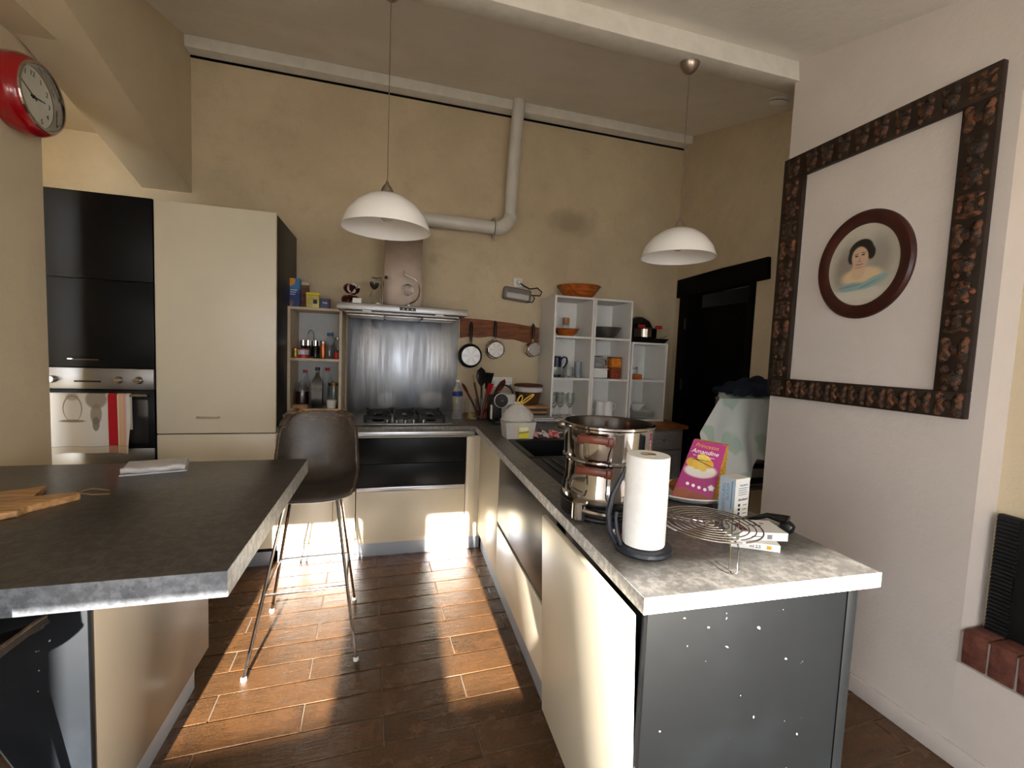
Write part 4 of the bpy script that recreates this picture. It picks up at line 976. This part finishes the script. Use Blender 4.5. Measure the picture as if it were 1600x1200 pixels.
G().lathe([(.0405, .018), (.042, .022), (.0395, .026)], seg=24).ob('ring', chrome, t)
# tub with bag
t = T('plastic_tub', 'clear plastic tub with a yellow label beside the sink', 'tub', (.80, 2.66, .921))
G().hexa([(-.085, -.06, 0), (.085, -.06, 0), (.085, .06, 0), (-.085, .06, 0)], [(-.098, -.07, .105), (.098, -.07, .105), (.098, .07, .105), (-.098, .07, .105)]).ob('tub_body', plastic_w, t)
G().box(-.102, .102, -.074, .074, .102, .108, bev=.002).ob('rim', plastic, t)
o = G().box(-.033, .033, -.001, .001, -.045, .045).ob('paper_label', M('label_yellow', (226, 216, 60), .6, fn=layers_fn([(0, .01, .026, .022, .3, (238, 236, 206), 1, 0), (.0, -.01, .05, .006, .4, (110, 96, 30), .7, .1), (0, .03, .012, .004, .3, (70, 60, 30), .8, 0)])), t, loc=(.02, -.068, .052), rot=(-.10, 0, 0))
t = T('rubbish_bag', 'white plastic bag with yellow drawstring in the plastic tub', 'bag', (.80, 2.67, 1.032))
r7 = random.Random(3)
G().lathe([(.085, -.02), (.10, .0), (.096, .03), (.075, .06), (.045, .085), (.025, .098), (.03, .112), (0, .105)], seg=26, sx=1, sy=.75, wob=lambda a, h: 1+.07*math.sin(5*a+h*60)+.04*math.sin(11*a-h*40)).ob('bag_body', plastic_w, t)
for x0, dx, hh in ((-.005, .018, .055), (.012, .080, .062)):
    G().tube([(x0+.013*math.cos(a)+dx*(1+math.sin(a))/2, -.02, .100+hh*(1+math.sin(a))/2) for a in [k*2*PI/20 for k in range(20)]], .0042, 6, True).ob('drawstring', M('drawstring_yellow', (206, 178, 70), .5), t)
g = G(); g.grid(lambda u, v: (-.11+.22*u+.01*math.sin(v*9), -.06+.12*v, .012+.060*math.sin(PI*min(1, max(0, v)))**.7*(.55+.35*math.sin(u*7+1)+.2*math.sin(u*15+v*6))*math.sin(PI*(.08+.84*u))+.006*math.sin(u*21)), 36, 18, .004)
tag(g.ob('checked_cloth', checked, loc=(.985, 2.645, .922)), 'crumpled red and grey checked cloth beside the sink', 'cloth')

# ------------------------------------------------------------------ chest and cube shelves
t = T('painted_chest', 'grey painted chest of drawers with a wooden top', 'chest', (1.86, 3.45, 0))
G(t).box(1.30, 2.42, 3.19, 3.74, .04, .868, bev=.004).ob('carcass', greywood, t)
G(t).box(1.28, 2.452, 3.16, 3.745, .868, .90, bev=.006).ob('top', woodtop, t)
for i in range(3):
    x0 = 1.325 + i*.365
    d_ = G(t).box(x0, x0+.35, 3.178, 3.192, .70, .845, bev=.004).ob('drawer_front', greywood, t)
    G(t).lathe([(0, -.034), (.013, -.032), (.017, -.024), (.008, -.012), (.010, 0)], (x0+.175, 3.178, .772), 16, 'Y').ob('knob', greywood, d_)
    G(t).box(x0, x0+.35, 3.178, 3.192, .10, .685, bev=.004).ob('door', greywood, t)
ZC = .901; CH = .345; CXs = (1.292, 1.648, 2.012); W = .356; YC0, YC1 = 3.395, 3.735; tk = .016
def cube_col(x0, n, label):
    t = T('cube_shelf', label, 'shelf', (x0+W/2, 3.55, ZC), group='white cube shelves on the chest')
    zt = ZC+n*CH-.006
    G(t).box(x0, x0+tk, YC0, YC1, ZC, zt).ob('side_board', shelfwhite, t)
    G(t).box(x0+W-tk-.004, x0+W-.004, YC0, YC1, ZC, zt).ob('side_board', shelfwhite, t)
    for i in range(n+1):
        z = ZC+i*CH if i < n else zt-tk
        G(t).box(x0+tk, x0+W-tk-.004, YC0+.002, YC1, z, z+tk).ob('shelf_board', shelfwhite, t)
    G(t).box(x0+tk, x0+W-tk-.004, YC1-.006, YC1, ZC, zt).ob('back_board', shelfwhite, t)
cube_col(CXs[0], 3, 'white three-high cube shelf with the wooden bowl on top')
cube_col(CXs[1], 3, 'white three-high cube shelf in the middle with the strainer')
cube_col(CXs[2], 2, 'white two-high cube shelf with cookware on top')
def rowz(i): return ZC+i*CH+tk
topz = lambda n: ZC+n*CH-.006
def bowl(name, label, x, y, z, r, h, mat, cat='bowl'):
    t = T(name, label, cat, (x, y, z))
    G().lathe([(0, 0), (r*.5, 0), (r*.72, h*.35), (r*.96, h), (r*.93, h), (r*.68, h*.38), (r*.46, .012), (0, .012)], seg=36).ob('body', mat, t)
    G().lathe([(r*.95, h*.92), (r*.985, h*.97), (r*.985, h*1.02), (r*.93, h*1.02)], seg=36).ob('rim', mat, t)
    return t
bowl('wooden_bowl', 'large red brown wooden bowl on top of the cube shelves', 1.56, 3.55, topz(3), .19, .105, woodbowl)
bowl('serving_bowl', 'shallow wooden bowl inside the top left cube', 1.455, 3.53, rowz(2), .115, .065, woodbowl)
jar('cork_jar', 'glass spice mill with cork stopper behind the bowl rim', 'jar', 1.505, 3.665, rowz(2), .030, .145, glass, cork, .05)
bowl('wire_strainer', 'wide grey mesh strainer in the top middle cube', 1.825, 3.56, rowz(2), .15, .095, mesh_gr, 'strainer')
t = T('coffee_press', 'navy blue coffee press with curved handle in the middle left cube', 'coffee press', (1.375, 3.52, rowz(1)))
G().lathe([(0, 0), (.042, 0), (.042, .09)], seg=24).ob('glass_body', glass, t); G().lathe([(.043, .085), (.044, .165), (.036, .175), (0, .178)], seg=24).ob('navy_top', M('navy_plastic', (18, 24, 52), .35), t)
G().lathe([(.043, 0), (.044, .012), (.044, .02)], seg=24).ob('base_ring', M('navy_plastic', (18, 24, 52)), t)
G().tube([(.042, -.0, .15), (.065, 0, .172), (.092, 0, .165), (.098, 0, .135), (.085, 0, .10), (.06, 0, .075)], .008, 8).ob('handle', M('navy_plastic', (18, 24, 52)), t)
jar('short_jar', 'short clear glass jar beside the coffee press', 'jar', 1.475, 3.50, rowz(1), .046, .088, glass, shoulder=.95)
jar('tall_glass_jar', 'taller glass jar at the back of the middle left cube', 'jar', 1.49, 3.65, rowz(1), .045, .15, glass, shoulder=.95)
jar('blue_tumbler', 'pale blue tumbler at the right of the middle left cube', 'glass', 1.565, 3.50, rowz(1), .028, .135, M('pale_blue_glass', (190, 200, 214), .1, trans=.6), shoulder=1.05)
for i, (x, y) in enumerate(((1.345, 3.46), (1.42, 3.50), (1.495, 3.47), (1.385, 3.60), (1.46, 3.62), (1.545, 3.57))):
    t = T('wine_glass', 'stemmed wine glass in the bottom left cube', 'glass', (x, y, rowz(0)), group='wine glasses in the bottom left cube')
    G().lathe([(0, .002), (.032, .002), (.030, .005), (.005, .010), (.004, .085), (.016, .10), (.033, .13), (.036, .165), (.030, .205), (.028, .205), (.034, .165), (.031, .132), (.013, .103), (0, .096)], seg=20).ob('glass_body', glass, t)
    G().lathe([(.0285, .2045), (.030, .207), (.0315, .2045)], seg=20).ob('rim', glass, t)
t = T('food_container', 'white plastic food container in the middle cube', 'container', (1.76, 3.53, rowz(1)))
G().box(-.075, .075, -.06, .06, 0, .075, bev=.010).ob('body', white, t); G().box(-.079, .079, -.064, .064, .075, .087, bev=.004).ob('lid', white, t)
t = T('clear_bag', 'crumpled clear plastic bag on the white container', 'bag', (1.765, 3.54, rowz(1)+.088))
G().lathe([(0, 0), (.07, .0), (.085, .03), (.075, .065), (.05, .09), (.055, .105), (0, .095)], seg=22, sx=1, sy=.7, wob=lambda a, h: 1+.1*math.sin(4*a+h*70)+.06*math.sin(9*a)).ob('film', plastic, t)
G().lathe([(0, .005), (.055, .008), (.06, .03), (.04, .05), (0, .055)], seg=18, sy=.7).ob('contents', M('pale_contents', (190, 186, 180), .5), t)
t = T('pasta_jar', 'square jar of orange and rust coloured pasta in the middle cube', 'jar', (1.902, 3.49, rowz(1)))
G().box(-.046, .046, -.045, .045, .0, .10, bev=.006).ob('rust_layer', rust, t); G().box(-.046, .046, -.045, .045, .10, .175, bev=.006).ob('orange_layer', orange, t); G().box(-.048, .048, -.047, .047, .175, .19, bev=.004).ob('lid', M('jar_lid', (120, 70, 40), .5), t)
for i, (x, y) in enumerate(((1.70, 3.56), (1.78, 3.47), (1.855, 3.46))):
    t = T('white_mug', ('white mug furthest left in the bottom middle cube', 'white mug in the middle of the bottom middle cube', 'white mug on the right of the bottom middle cube')[i], 'mug', (x, y, rowz(0)), -.2, 'white mugs in the bottom middle cube')
    h_ = .09 if i == 0 else .145
    G().lathe([(0, 0), (.034, 0), (.037, .008), (.038, h_), (.034, h_), (.033, .012), (0, .010)], seg=24).ob('body', white, t)
    G().tube([(.036, 0, h_-.015), (.056, 0, h_-.02), (.060, 0, h_-.045), (.05, 0, h_-.065), (.036, 0, h_-.07)], .005, 8).ob('handle', white, t)
# cookware on the two-high column
TZ = topz(2)
t = T('griddle_pan', 'flat black griddle pan at the bottom of the cookware pile', 'pan', (2.20, 3.53, TZ))
G().hexa([(-.15, -.10, 0), (.15, -.10, 0), (.15, .12, 0), (-.15, .12, 0)], [(-.18, -.12, .04), (.18, -.12, .04), (.18, .14, .04), (-.18, .14, .04)]).ob('tray', blackpl, t)
G().tube([(.16, .05, .035), (.22, .02, .06), (.24, 0, .075)], .006, 8).ob('handle', satin, t)
t = T('casserole', 'steel casserole with red side handles in the cookware pile', 'pot', (2.215, 3.54, TZ+.042))
G().lathe([(0, 0), (.095, 0), (.105, .01), (.105, .080), (.11, .085), (.10, .085), (.098, .012), (0, .010)], seg=32).ob('body', chrome, t)
G().lathe([(.108, .083), (.09, .092), (.03, .098), (0, .099)], seg=32).ob('lid', blackf, t)
for sx in (-1, 1): G().box(sx*.085-.03, sx*.085+.03, -.10, -.065, .085, .115, bev=.008).ob('grip', redcap, t)
t = T('glass_dome', 'smoked glass dome lid leaning behind the casserole', 'lid', (2.235, 3.675, TZ+.042))
G().lathe([(.160, 0), (.160, .04), (.150, .10), (.11, .165), (.045, .20), (0, .205)], seg=32, sy=.35).ob('dome', smoke, t)
G().lathe([(.154, 0), (.154, .008), (.146, .008)], seg=32, sy=.35).ob('rim', satin, t)
t = T('wooden_block', 'small wooden box in the right-hand middle cube', 'box', (2.105, 3.49, rowz(1)))
G().box(-.055, .055, -.04, .04, 0, .038, bev=.002).ob('body', woodbowl, t); G().box(-.056, .056, -.041, .041, .038, .046, bev=.002).ob('lid', woodbowl, t)
jar('small_tea_jar', 'small steel lidded jar standing on the wooden box', 'jar', 2.10, 3.49, rowz(1)+.046, .032, .055, glass, satin)
for i in range(4):
    t = T('dinner_plate', 'white dinner plate stacked in the bottom right cube', 'plate', (2.20, 3.53, rowz(0)+i*.014), group='plates in the bottom right cube')
    G().lathe([(0, 0), (.06, 0), (.085, .006), (.125, .016), (.124, .019), (.084, .010), (0, .004)], seg=32).ob('plate_body', white, t)
    G().lathe([(.123, .0155), (.1265, .0185), (.123, .020)], seg=32).ob('rim', white, t)
t = T('salad_bowl', 'white angular bowl at the back of the bottom right cube', 'bowl', (2.17, 3.56, rowz(0)+.062))
G().lathe([(0, 0), (.05, 0), (.11, .06), (.106, .06), (.048, .005), (0, .005)], seg=5).ob('bowl_body', white, t); G().lathe([(.107, .058), (.112, .063), (.106, .063)], seg=5).ob('rim', white, t)

# ------------------------------------------------------------------ peninsula objects
t = T('steamer_pot', 'tall polished steel steamer pot with brown handles on a black heater base', 'pot', (.735, 1.365, .9205))
b_ = G().lathe([(0, 0), (.145, 0), (.150, .006)] + [(.150-.003*(i % 2), .008+i*.005) for i in range(8)] + [(.148, .05), (.13, .055), (0, .055)], seg=48).ob('heater_base', blackpl, t)
G().lathe([(.151, .048), (.155, .053), (.151, .059), (.140, .06)], seg=48).ob('base_collar', blackf, b_)
G().lathe([(.147, .055), (.149, .07), (.149, .085), (.144, .11), (.140, .125), (.1405, .175), (.142, .19)], seg=56).ob('lower_pot', chrome, t)
G().lathe([(.146, .184), (.151, .188), (.151, .194), (.146, .198)], seg=56).ob('joint_ring', chrome, t)
G().lathe([(.145, .195), (.149, .21), (.149, .295), (.1545, .300), (.1545, .306), (.149, .308)], seg=56).ob('upper_pot', chrome, t)
G().lathe([(.149, .308), (.1455, .300), (.1455, .215), (.135, .205), (0, .205)], seg=56).ob('pot_interior', M('dark_steel', (70, 66, 62), .3, metal=1), t)
def pot_handle(a, z, w_=.045):
    pts = [(-w_, .003, 0), (-w_*.9, -.028, .004), (-w_*.45, -.036, .008), (w_*.45, -.036, .008), (w_*.9, -.028, .004), (w_, .003, 0)]
    def prof(x): return 1
    g = G()
    for sx in (-1, 1): g.box(sx*w_-.013, sx*w_+.013, -.022, .012, -.018, .010, bev=.005)
    g.box(-w_, w_, -.034, -.014, -.012, .012, bev=.006)
    h = g.ob('handle', handle_br, t, loc=(.150*math.sin(a), -.150*math.cos(a), z), rot=(0, 0, a))
    for sx in (-1, 1): G().lathe([(0, -.0235), (.004, -.023), (.005, -.020)], (sx*w_*.82, 0, -.004), 10, 'Y').ob('rivet', chrome, h)
pot_handle(-.72, .272); pot_handle(-.72, .172); pot_handle(PI-.72, .285)
tp = G().lathe([(.026, 0), (.026, .05), (.022, .055), (0, .055)], (0, 0, 0), 20).ob('thermostat', chrome, t, loc=(-.128, -.078, .008))
G().tube([(0, -.02, .03), (.02, -.04, .028), (.055, -.05, .022), (.065, -.052, .02)], [.008, .009, .010, .006], 8).ob('tap_lever', satin, tp)
# paper towel
t = T('towel_holder', 'dark grey paper towel holder with a curved spring arm', 'holder', (.695, 1.055, .9205))
G().lathe([(0, 0), (.076, 0), (.080, .006), (.078, .014), (.068, .018), (0, .018)], seg=40).ob('base', rubber, t)
G().lathe([(0, .017), (.008, .017), (.008, .245), (0, .25)], seg=12).ob('spindle', rubber, t)
arm = [(-.070, .020, .010), (-.092, .024, .05), (-.098, .026, .10), (-.088, .026, .15), (-.068, .026, .19), (-.056, .026, .215), (-.053, .026, .23)]
G().tube(arm, [.006, .008, .0085, .008, .007, .006, .005], 8).tube([(-.066, .0, .010), (-.080, .004, .05), (-.084, .010, .09), (-.078, .014, .105)], .005, 8).ob('spring_arm', rubber, t)
t = T('paper_towel_roll', 'white roll of paper towel standing on the holder', 'paper roll', (.695, 1.055, .9392))
def sp_w(a, h): return 1 + .012*((a/(2*PI)) % 1)
G().lathe([(.020, .002), (.057, .002), (.058, .006), (.058, .244), (.057, .248), (.020, .248), (.020, .002)], seg=64, wob=lambda a, h: 1+.006*math.sin(a*3)).ob('roll', paper, t)
G().lathe([(.0205, .0), (.0205, .250), (.0185, .250), (.0185, .0)], seg=24).ob('cardboard_core', M('cardboard', (170, 150, 128), .9), t)
G().grid(lambda u, v: ((.0598)*math.cos(4.1-.9*u), (.0598)*math.sin(4.1-.9*u), .003+.243*v), 10, 4, .0012).ob('loose_sheet', paper, t)
# wire rack
t = T('cooling_rack', 'round chrome wire cooling rack standing on the worktop', 'rack', (.868, 1.005, .9205))
ZR = .082
g = G()
for i in range(8):
    r = .016+.0165*i
    g.tube([(r*math.cos(a), r*math.sin(a), ZR) for a in [k*2*PI/40 for k in range(40)]], .0016 if i < 7 else .0022, 6, True)
g.ob('wire_rings', chrome, t)
for k in range(3):
    a = -1.80 + k*2*PI/3
    d = Vector((math.cos(a), math.sin(a), 0)); n_ = Vector((-math.sin(a), math.cos(a), 0))
    P = [d*.0 + n_*.010 + Vector((0, 0, ZR-.003)), d*.124 + n_*.010 + Vector((0, 0, ZR-.003)), d*.131+n_*.010+Vector((0, 0, ZR-.012)), d*.131 + n_*.010 + Vector((0, 0, .006)), d*.131 + Vector((0, 0, .002)), d*.131 - n_*.010 + Vector((0, 0, .006)), d*.131-n_*.010+Vector((0, 0, ZR-.012)), d*.124 - n_*.010 + Vector((0, 0, ZR-.003)), d*.0 - n_*.010 + Vector((0, 0, ZR-.003))]
    G().tube(P, .002, 6).ob('wire_leg', chrome, t)
# dish with potato bag
t = T('oval_dish', 'white oval dish under the potato bag', 'dish', (1.155, 1.43, .9205))
G().lathe([(0, 0), (.10, 0), (.135, .010), (.17, .030), (.168, .034), (.132, .015), (0, .006)], seg=44, sx=1.0, sy=.78).ob('dish_body', white, t)
G().tube([(.16, -.03, .028), (.185, -.02, .034), (.19, .01, .034), (.18, .03, .032), (.16, .035, .028)], .006, 8).ob('ear_handle', white, t)
BG = Vector((1.125, 1.42, .9375))
t = T('potato_bag', 'magenta potato bag with yellow net side standing in the dish', 'bag', BG)
bl, br_, tr, tl = Vector((-.106, -.034, .004)), Vector((.004, -.113, .004)), Vector((.080, -.084, .205)), Vector((-.012, -.018, .216))
bk = Vector((.125, .085, 0)); tkn = Vector((.024, .017, 0))
G().hexa([bl, br_, br_+bk, bl+bk], [tl, tr, tr+tkn, tl+tkn]).ob('net', net_m, t)
ex = ((br_-bl)+(tr-tl)).normalized(); ez = ((tl-bl)+(tr-br_)); ez = (ez-ex*ez.dot(ex)).normalized(); ey = ez.cross(ex); 
rotm = Matrix((ex, -ex.cross(ez)*-1 if False else ez.cross(ex), ez)).transposed()
fc = (bl+br_+tr+tl)/4
def loc2(p): v = Vector(p)-fc; return Vector((v.dot(ex), v.dot(ez)))
q = [loc2(p) for p in (bl, br_, tr, tl)]
nrm = ez.cross(ex)     # points away from camera or towards it; fixed below
if nrm.y > 0: nrm = -nrm
R3 = Matrix((ex, -nrm, ez)).transposed()
lay = [(.0, .0, .075, .030, .15, (222, 216, 206), .95, .05), (-.045, .028, .026, .020, .06, (206, 160, 38), 1, 0), (-.02, .020, .022, .019, .06, (214, 172, 44), 1, 0), (.012, .046, .034, .018, .06, (226, 196, 72), 1, -.3), (.006, .020, .022, .026, .06, (212, 178, 66), 1, .4), (.036, .028, .022, .018, .06, (208, 160, 40), 1, 0), (.012, .030, .055, .0022, .3, (60, 52, 16), .9, -.35), (-.01, .040, .05, .002, .3, (60, 52, 16), .9, -.05),
       (-.07, -.092, .055, .026, .1, (150, 74, 40), 1, -.1), (.01, -.100, .06, .022, .1, (140, 66, 38), 1, -.15), (.056, -.055, .013, .012, .2, (226, 220, 224), .9, 0)]
lay = [(cx*.72, cy, rx*.72, ry*.85, so, co, al, an) for cx, cy, rx, ry, so, co, al, an in lay]
g = G(); vs = [g._v((p.x, 0, p.y)) for p in q]; vb = [g._v((p.x, .0015, p.y)) for p in q]
g.b.faces.new(vs); g.b.faces.new(vb[::-1])
for i in range(4): g.b.faces.new([vs[i], vs[(i+1) % 4], vb[(i+1) % 4], vb[i]])
fr = g.ob('printed_front', M('bag_print', (164, 22, 112), .3, fn=layers_fn(lay)), t, loc=fc+nrm*.003, rot=R3.to_euler())
text(fr, 'Princesse', .021, (.014, -.001, .092), (PI/2, .06, 0), inkgold, shear=.3)
text(fr, 'Amandine', .0225, (.009, -.001, .070), (PI/2, .06, 0), inkwhite, shear=.35)
text(fr, 'fine - fondante - savoureuse', .0065, (.006, -.001, .054), (PI/2, .06, 0), inkwhite, shear=.2)
for i in range(4): G().lathe([(0, -.0008), (.006, -.0008), (.006, 0)], (-.040+i*.020, -.0005, -.052-.004*i), 10, 'Y').ob('printed_emblem', inkwhite, fr)
g = G(); g.poly([(.040+.013*(1 if k % 2 == 0 else .45)*math.sin(k*PI/5), -.0008, -.056+.013*(1 if k % 2 == 0 else .45)*math.cos(k*PI/5)) for k in range(10)], (0, .0006, 0)); g.ob('printed_star', inkwhite, fr)
for i, (x, y, z) in enumerate(((-.04, .0, .03), (.0, -.05, .032), (.06, -.02, .032), (.085, .01, .035), (.08, .0, .085))):
    o = G().lathe([(0, -1), (.6, -.8), (.95, -.3), (.95, .3), (.6, .8), (0, 1)], (0, 0, 0), 14, 'X', sx=.028, sy=.026).ob('potato', potato, t, loc=(x, y+.02, z), rot=(0, .3*i, .5*i))
    for v in o.data.vertices: v.co.x *= .036
# medicine box
t = T('medicine_box', 'upright white medicine box with blue lettering', 'box', (1.17, 1.245, .9205), .22)
G().box(-.040, .036, -.030, .030, 0, .135, bev=.001, seg=1).ob('carton', white, t)
lf = (PI/2, -PI/2, -PI/2)
G().box(-.0406, -.040, -.030, .030, 0, .135).ob('grey_side', M('pale_blue_grey', (186, 196, 206), .6), t)
for s, dy, z0 in (('DISSOLVUROL', -.013, .064), ('SILICIUM', .002, .085)):
    text(t, s, .0155, (-.041, dy*-1 - .002, z0), (PI/2, -PI/2, -PI/2), inkblue)
G().box(-.0412, -.0405, .014-.034, .014-.030, .03, .125).ob('printed_bar', inkblue, t)
text(t, 'Dissolvurol', .009, (.004, -.0308, .112), FRONT, inkblue)
for i in range(4): G().box(-.022, .026-.005*(i % 2), -.0306, -.030, .100-i*.0075, .1025-i*.0075).ob('printed_line', M('line_grey', (150, 160, 172), .6), t)
text(t, 'Dissolvurol', .0105, (.002, -.0308, .062), FRONT, ink, shear=.2)
for i, z in enumerate((.043, .028, .014)): G().box(-.02, -.010, -.0308, -.030, z-.004, z+.005).box(.006, .026, -.0306, -.030, z-.002, z) .ob('printed_mark', ink, t)
# flat cartons
t = T('medicine_carton', 'flat white carton lying lowest behind the cooling rack', 'box', (1.035, 1.025, .9205), -.5)
G().box(-.065, .065, -.04, .04, 0, .020, bev=.001, seg=1).ob('carton', white, t)
text(t, 'ml 2,5', .012, (.0, -.0406, .010), FRONT, ink); G().box(.03, .042, -.0408, -.040, .005, .015).ob('printed_square', inkgold, t)
t = T('medicine_carton', 'white carton with maroon print lying on top of the other carton', 'box', (1.065, 1.045, .941), -.28)
G().box(-.07, .07, -.05, .05, 0, .024, bev=.001, seg=1).ob('carton', white, t)
G().box(-.062, -.038, -.040, .012, .024, .0245).ob('printed_block', inkred, t); G().box(-.020, .020, .0, .006, .024, .0245).ob('printed_bar', ink, t)
G().box(.010, .024, -.0506, -.050, .005, .018).ob('printed_code', M('code_grey', (120, 120, 124), .6), t); G().box(-.035, -.005, -.0505, -.050, .010, .013).ob('printed_line', M('code_grey', (120, 120, 124)), t)
text(t, '90', .012, (.03, .02, .0245), (0, 0, 0), ink)
# black corkscrew like tool
t = T('black_tool', 'black handled kitchen tool at the far edge of the worktop', 'tool', (1.165, 1.10, .9205), .0)
G().tube([(.035, -.045, .045), (.030, -.035, .048), (0, 0, .050), (-.02, .03, .03), (-.05, .06, .012)], [.019, .014, .008, .007, .006], 10).ob('shaft', blackpl, t)
G().lathe([(0, -.03), (.018, -.028), (.022, -.01), (.016, .006), (0, .008)], (0, 0, 0), 16).ob('grip', blackpl, t, loc=(.038, -.048, .035), rot=(.5, .3, 0))
# sachet
t = T('sugar_sachet', 'small red and navy packet beside the towel holder', 'packet', (.70, 1.165, .9205), .25)
G().box(-.04, .04, -.025, .025, 0, .028, bev=.006).ob('packet_body', M('navy_red_print', (28, 30, 60), .35, fn=layers_fn([(-.02, .012, .02, .008, .3, (190, 30, 40), 1, 0), (.012, .018, .018, .007, .3, (220, 220, 226), 1, .2), (0, .004, .05, .007, .3, (214, 200, 204), 1, 0)])), t)
G().box(-.044, .044, -.002, .002, .010, .018).ob('seam', inkwhite, t)

# ------------------------------------------------------------------ island objects
t = T('cutting_board', 'light wooden cutting board with leather loop on the island', 'cutting board', (-1.06, 1.70, .9205))
B = [(-.20, -.19), (.07, -.135), (.055, -.045), (.10, .045), (.055, .075), (-.04, .02), (-.045, .145), (-.10, .10), (-.30, -.02)]
G().poly([(x, y, 0) for x, y in [(-.22, -.10), (-.01, -.155), (.045, -.12), (.04, -.075), (.115, .025), (.09, .058), (-.005, .012), (-.02, .075), (-.04, .14), (-.10, .10), (-.22, .03)]], (0, 0, .02), bev=.004).ob('board', woodlight, t)
G().tube([(.095, .045, .02), (.12, .075, .022), (.165, .085, .010), (.175, .06, .005), (.14, .035, .012), (.10, .035, .022)], .0028, 6, True).ob('leather_loop', M('leather_cord', (120, 92, 60), .7), t)
t = T('folded_napkin', 'folded pale grey linen napkin lying on the island', 'napkin', (-.895, 2.10, .9205), .28)
def nap(z0, sc, ph):
    return lambda u, v: ((-.105+.21*u)*sc, (-.075+.15*v)*sc, z0+.004*math.sin(u*6+ph)*math.sin(v*4+ph)+.010*max(0, math.sin(PI*v))*max(0, (u-.5))*1.2)
for i in range(3): G().grid(nap(.004+.010*i, 1-.03*i, 1.3*i), 20, 14, .006).ob('cloth_layer', cloth_w, t)
G().tube([(-.10+.02*i, -.074+.003*math.sin(i), .018+.003*math.sin(i*1.7)) for i in range(11)], .011, 8).ob('folded_edge', cloth_w, t)

# ------------------------------------------------------------------ covered rack beyond the wall corner
t = T('metal_trolley', 'grey metal trolley standing under the draped sheet', 'trolley', (2.28, 2.42, 0))
gm = M('grey_metal', (110, 110, 112), .4, metal=.5)
for x in (2.20, 2.53):
    for y in (2.31, 2.56): G(t).tube([(x, y, 0), (x, y, 1.20)], .010, 8).ob('post', gm, t)
for z in (.30, .62, .80, 1.19): G(t).box(2.19, 2.54, 2.30, 2.57, z, z+.018, bev=.004).ob('shelf', gm, t)
t = T('printer', 'grey and black appliance on the trolley shelf', 'appliance', (2.365, 2.43, .639))
G().box(-.15, .15, -.11, .11, 0, .12, bev=.012).ob('body', M('appliance_grey', (150, 150, 150), .4), t)
G().box(-.13, .13, -.114, -.105, .02, .06, bev=.002).ob('front_slot', blackpl, t); G().box(-.15, .15, -.11, .11, .121, .135, bev=.004).ob('lid', blackpl, t)
def sheet(u, v):
    # u across, v from back hem over the top to the front hem
    x = 1.965+.60*u; f = .5*math.sin(u*17+1.0)+.5*math.sin(u*9)
    if v < .35:
        k = v/.35; return (2.24+.32*u, 2.60+.02*f*(1-k), 1.19+.03*k)
    if v < .5:
        k = (v-.35)/.15; return ((2.24+.32*u)*(1-k)+x*k, 2.60-.33*k, 1.222+.02*math.sin(PI*k)+.008*f)
    k = (v-.5)/.5; drop = .30+.19*math.sin(PI*min(1, u*1.7+.12))+.10*u
    return (x-.20*min(1, k*1.9)*(1-u)**1.2+.03*f*k, 2.265-.14*k-.035*f*k-.02*k*math.sin(u*24), 1.222-drop*k)
tag(G((2.2, 2.4, .8)).grid(sheet, 60, 44, .004).ob('draped_sheet', sheet_m, loc=(2.2, 2.4, .8)), 'pale green patterned sheet draped over the trolley by the wall corner', 'sheet')
def blob(u, v):
    x = 2.06+.11*v+.42*u; e = math.sin(PI*u)**.5*math.sin(PI*v)**.5
    return (x+.01*math.sin(v*20), 2.26+.33*v, 1.248+.10*e*(.5+.8*u)+.010*math.sin(u*25+v*9)+.012*math.sin(v*17))
g = G((2.3, 2.42, 1.245)); g.grid(blob, 40, 26, .006); tag(g.ob('dark_blue_blanket', bluecl, loc=(2.3, 2.42, 1.245)), 'crumpled dark blue blanket lying on top of the draped sheet', 'blanket')
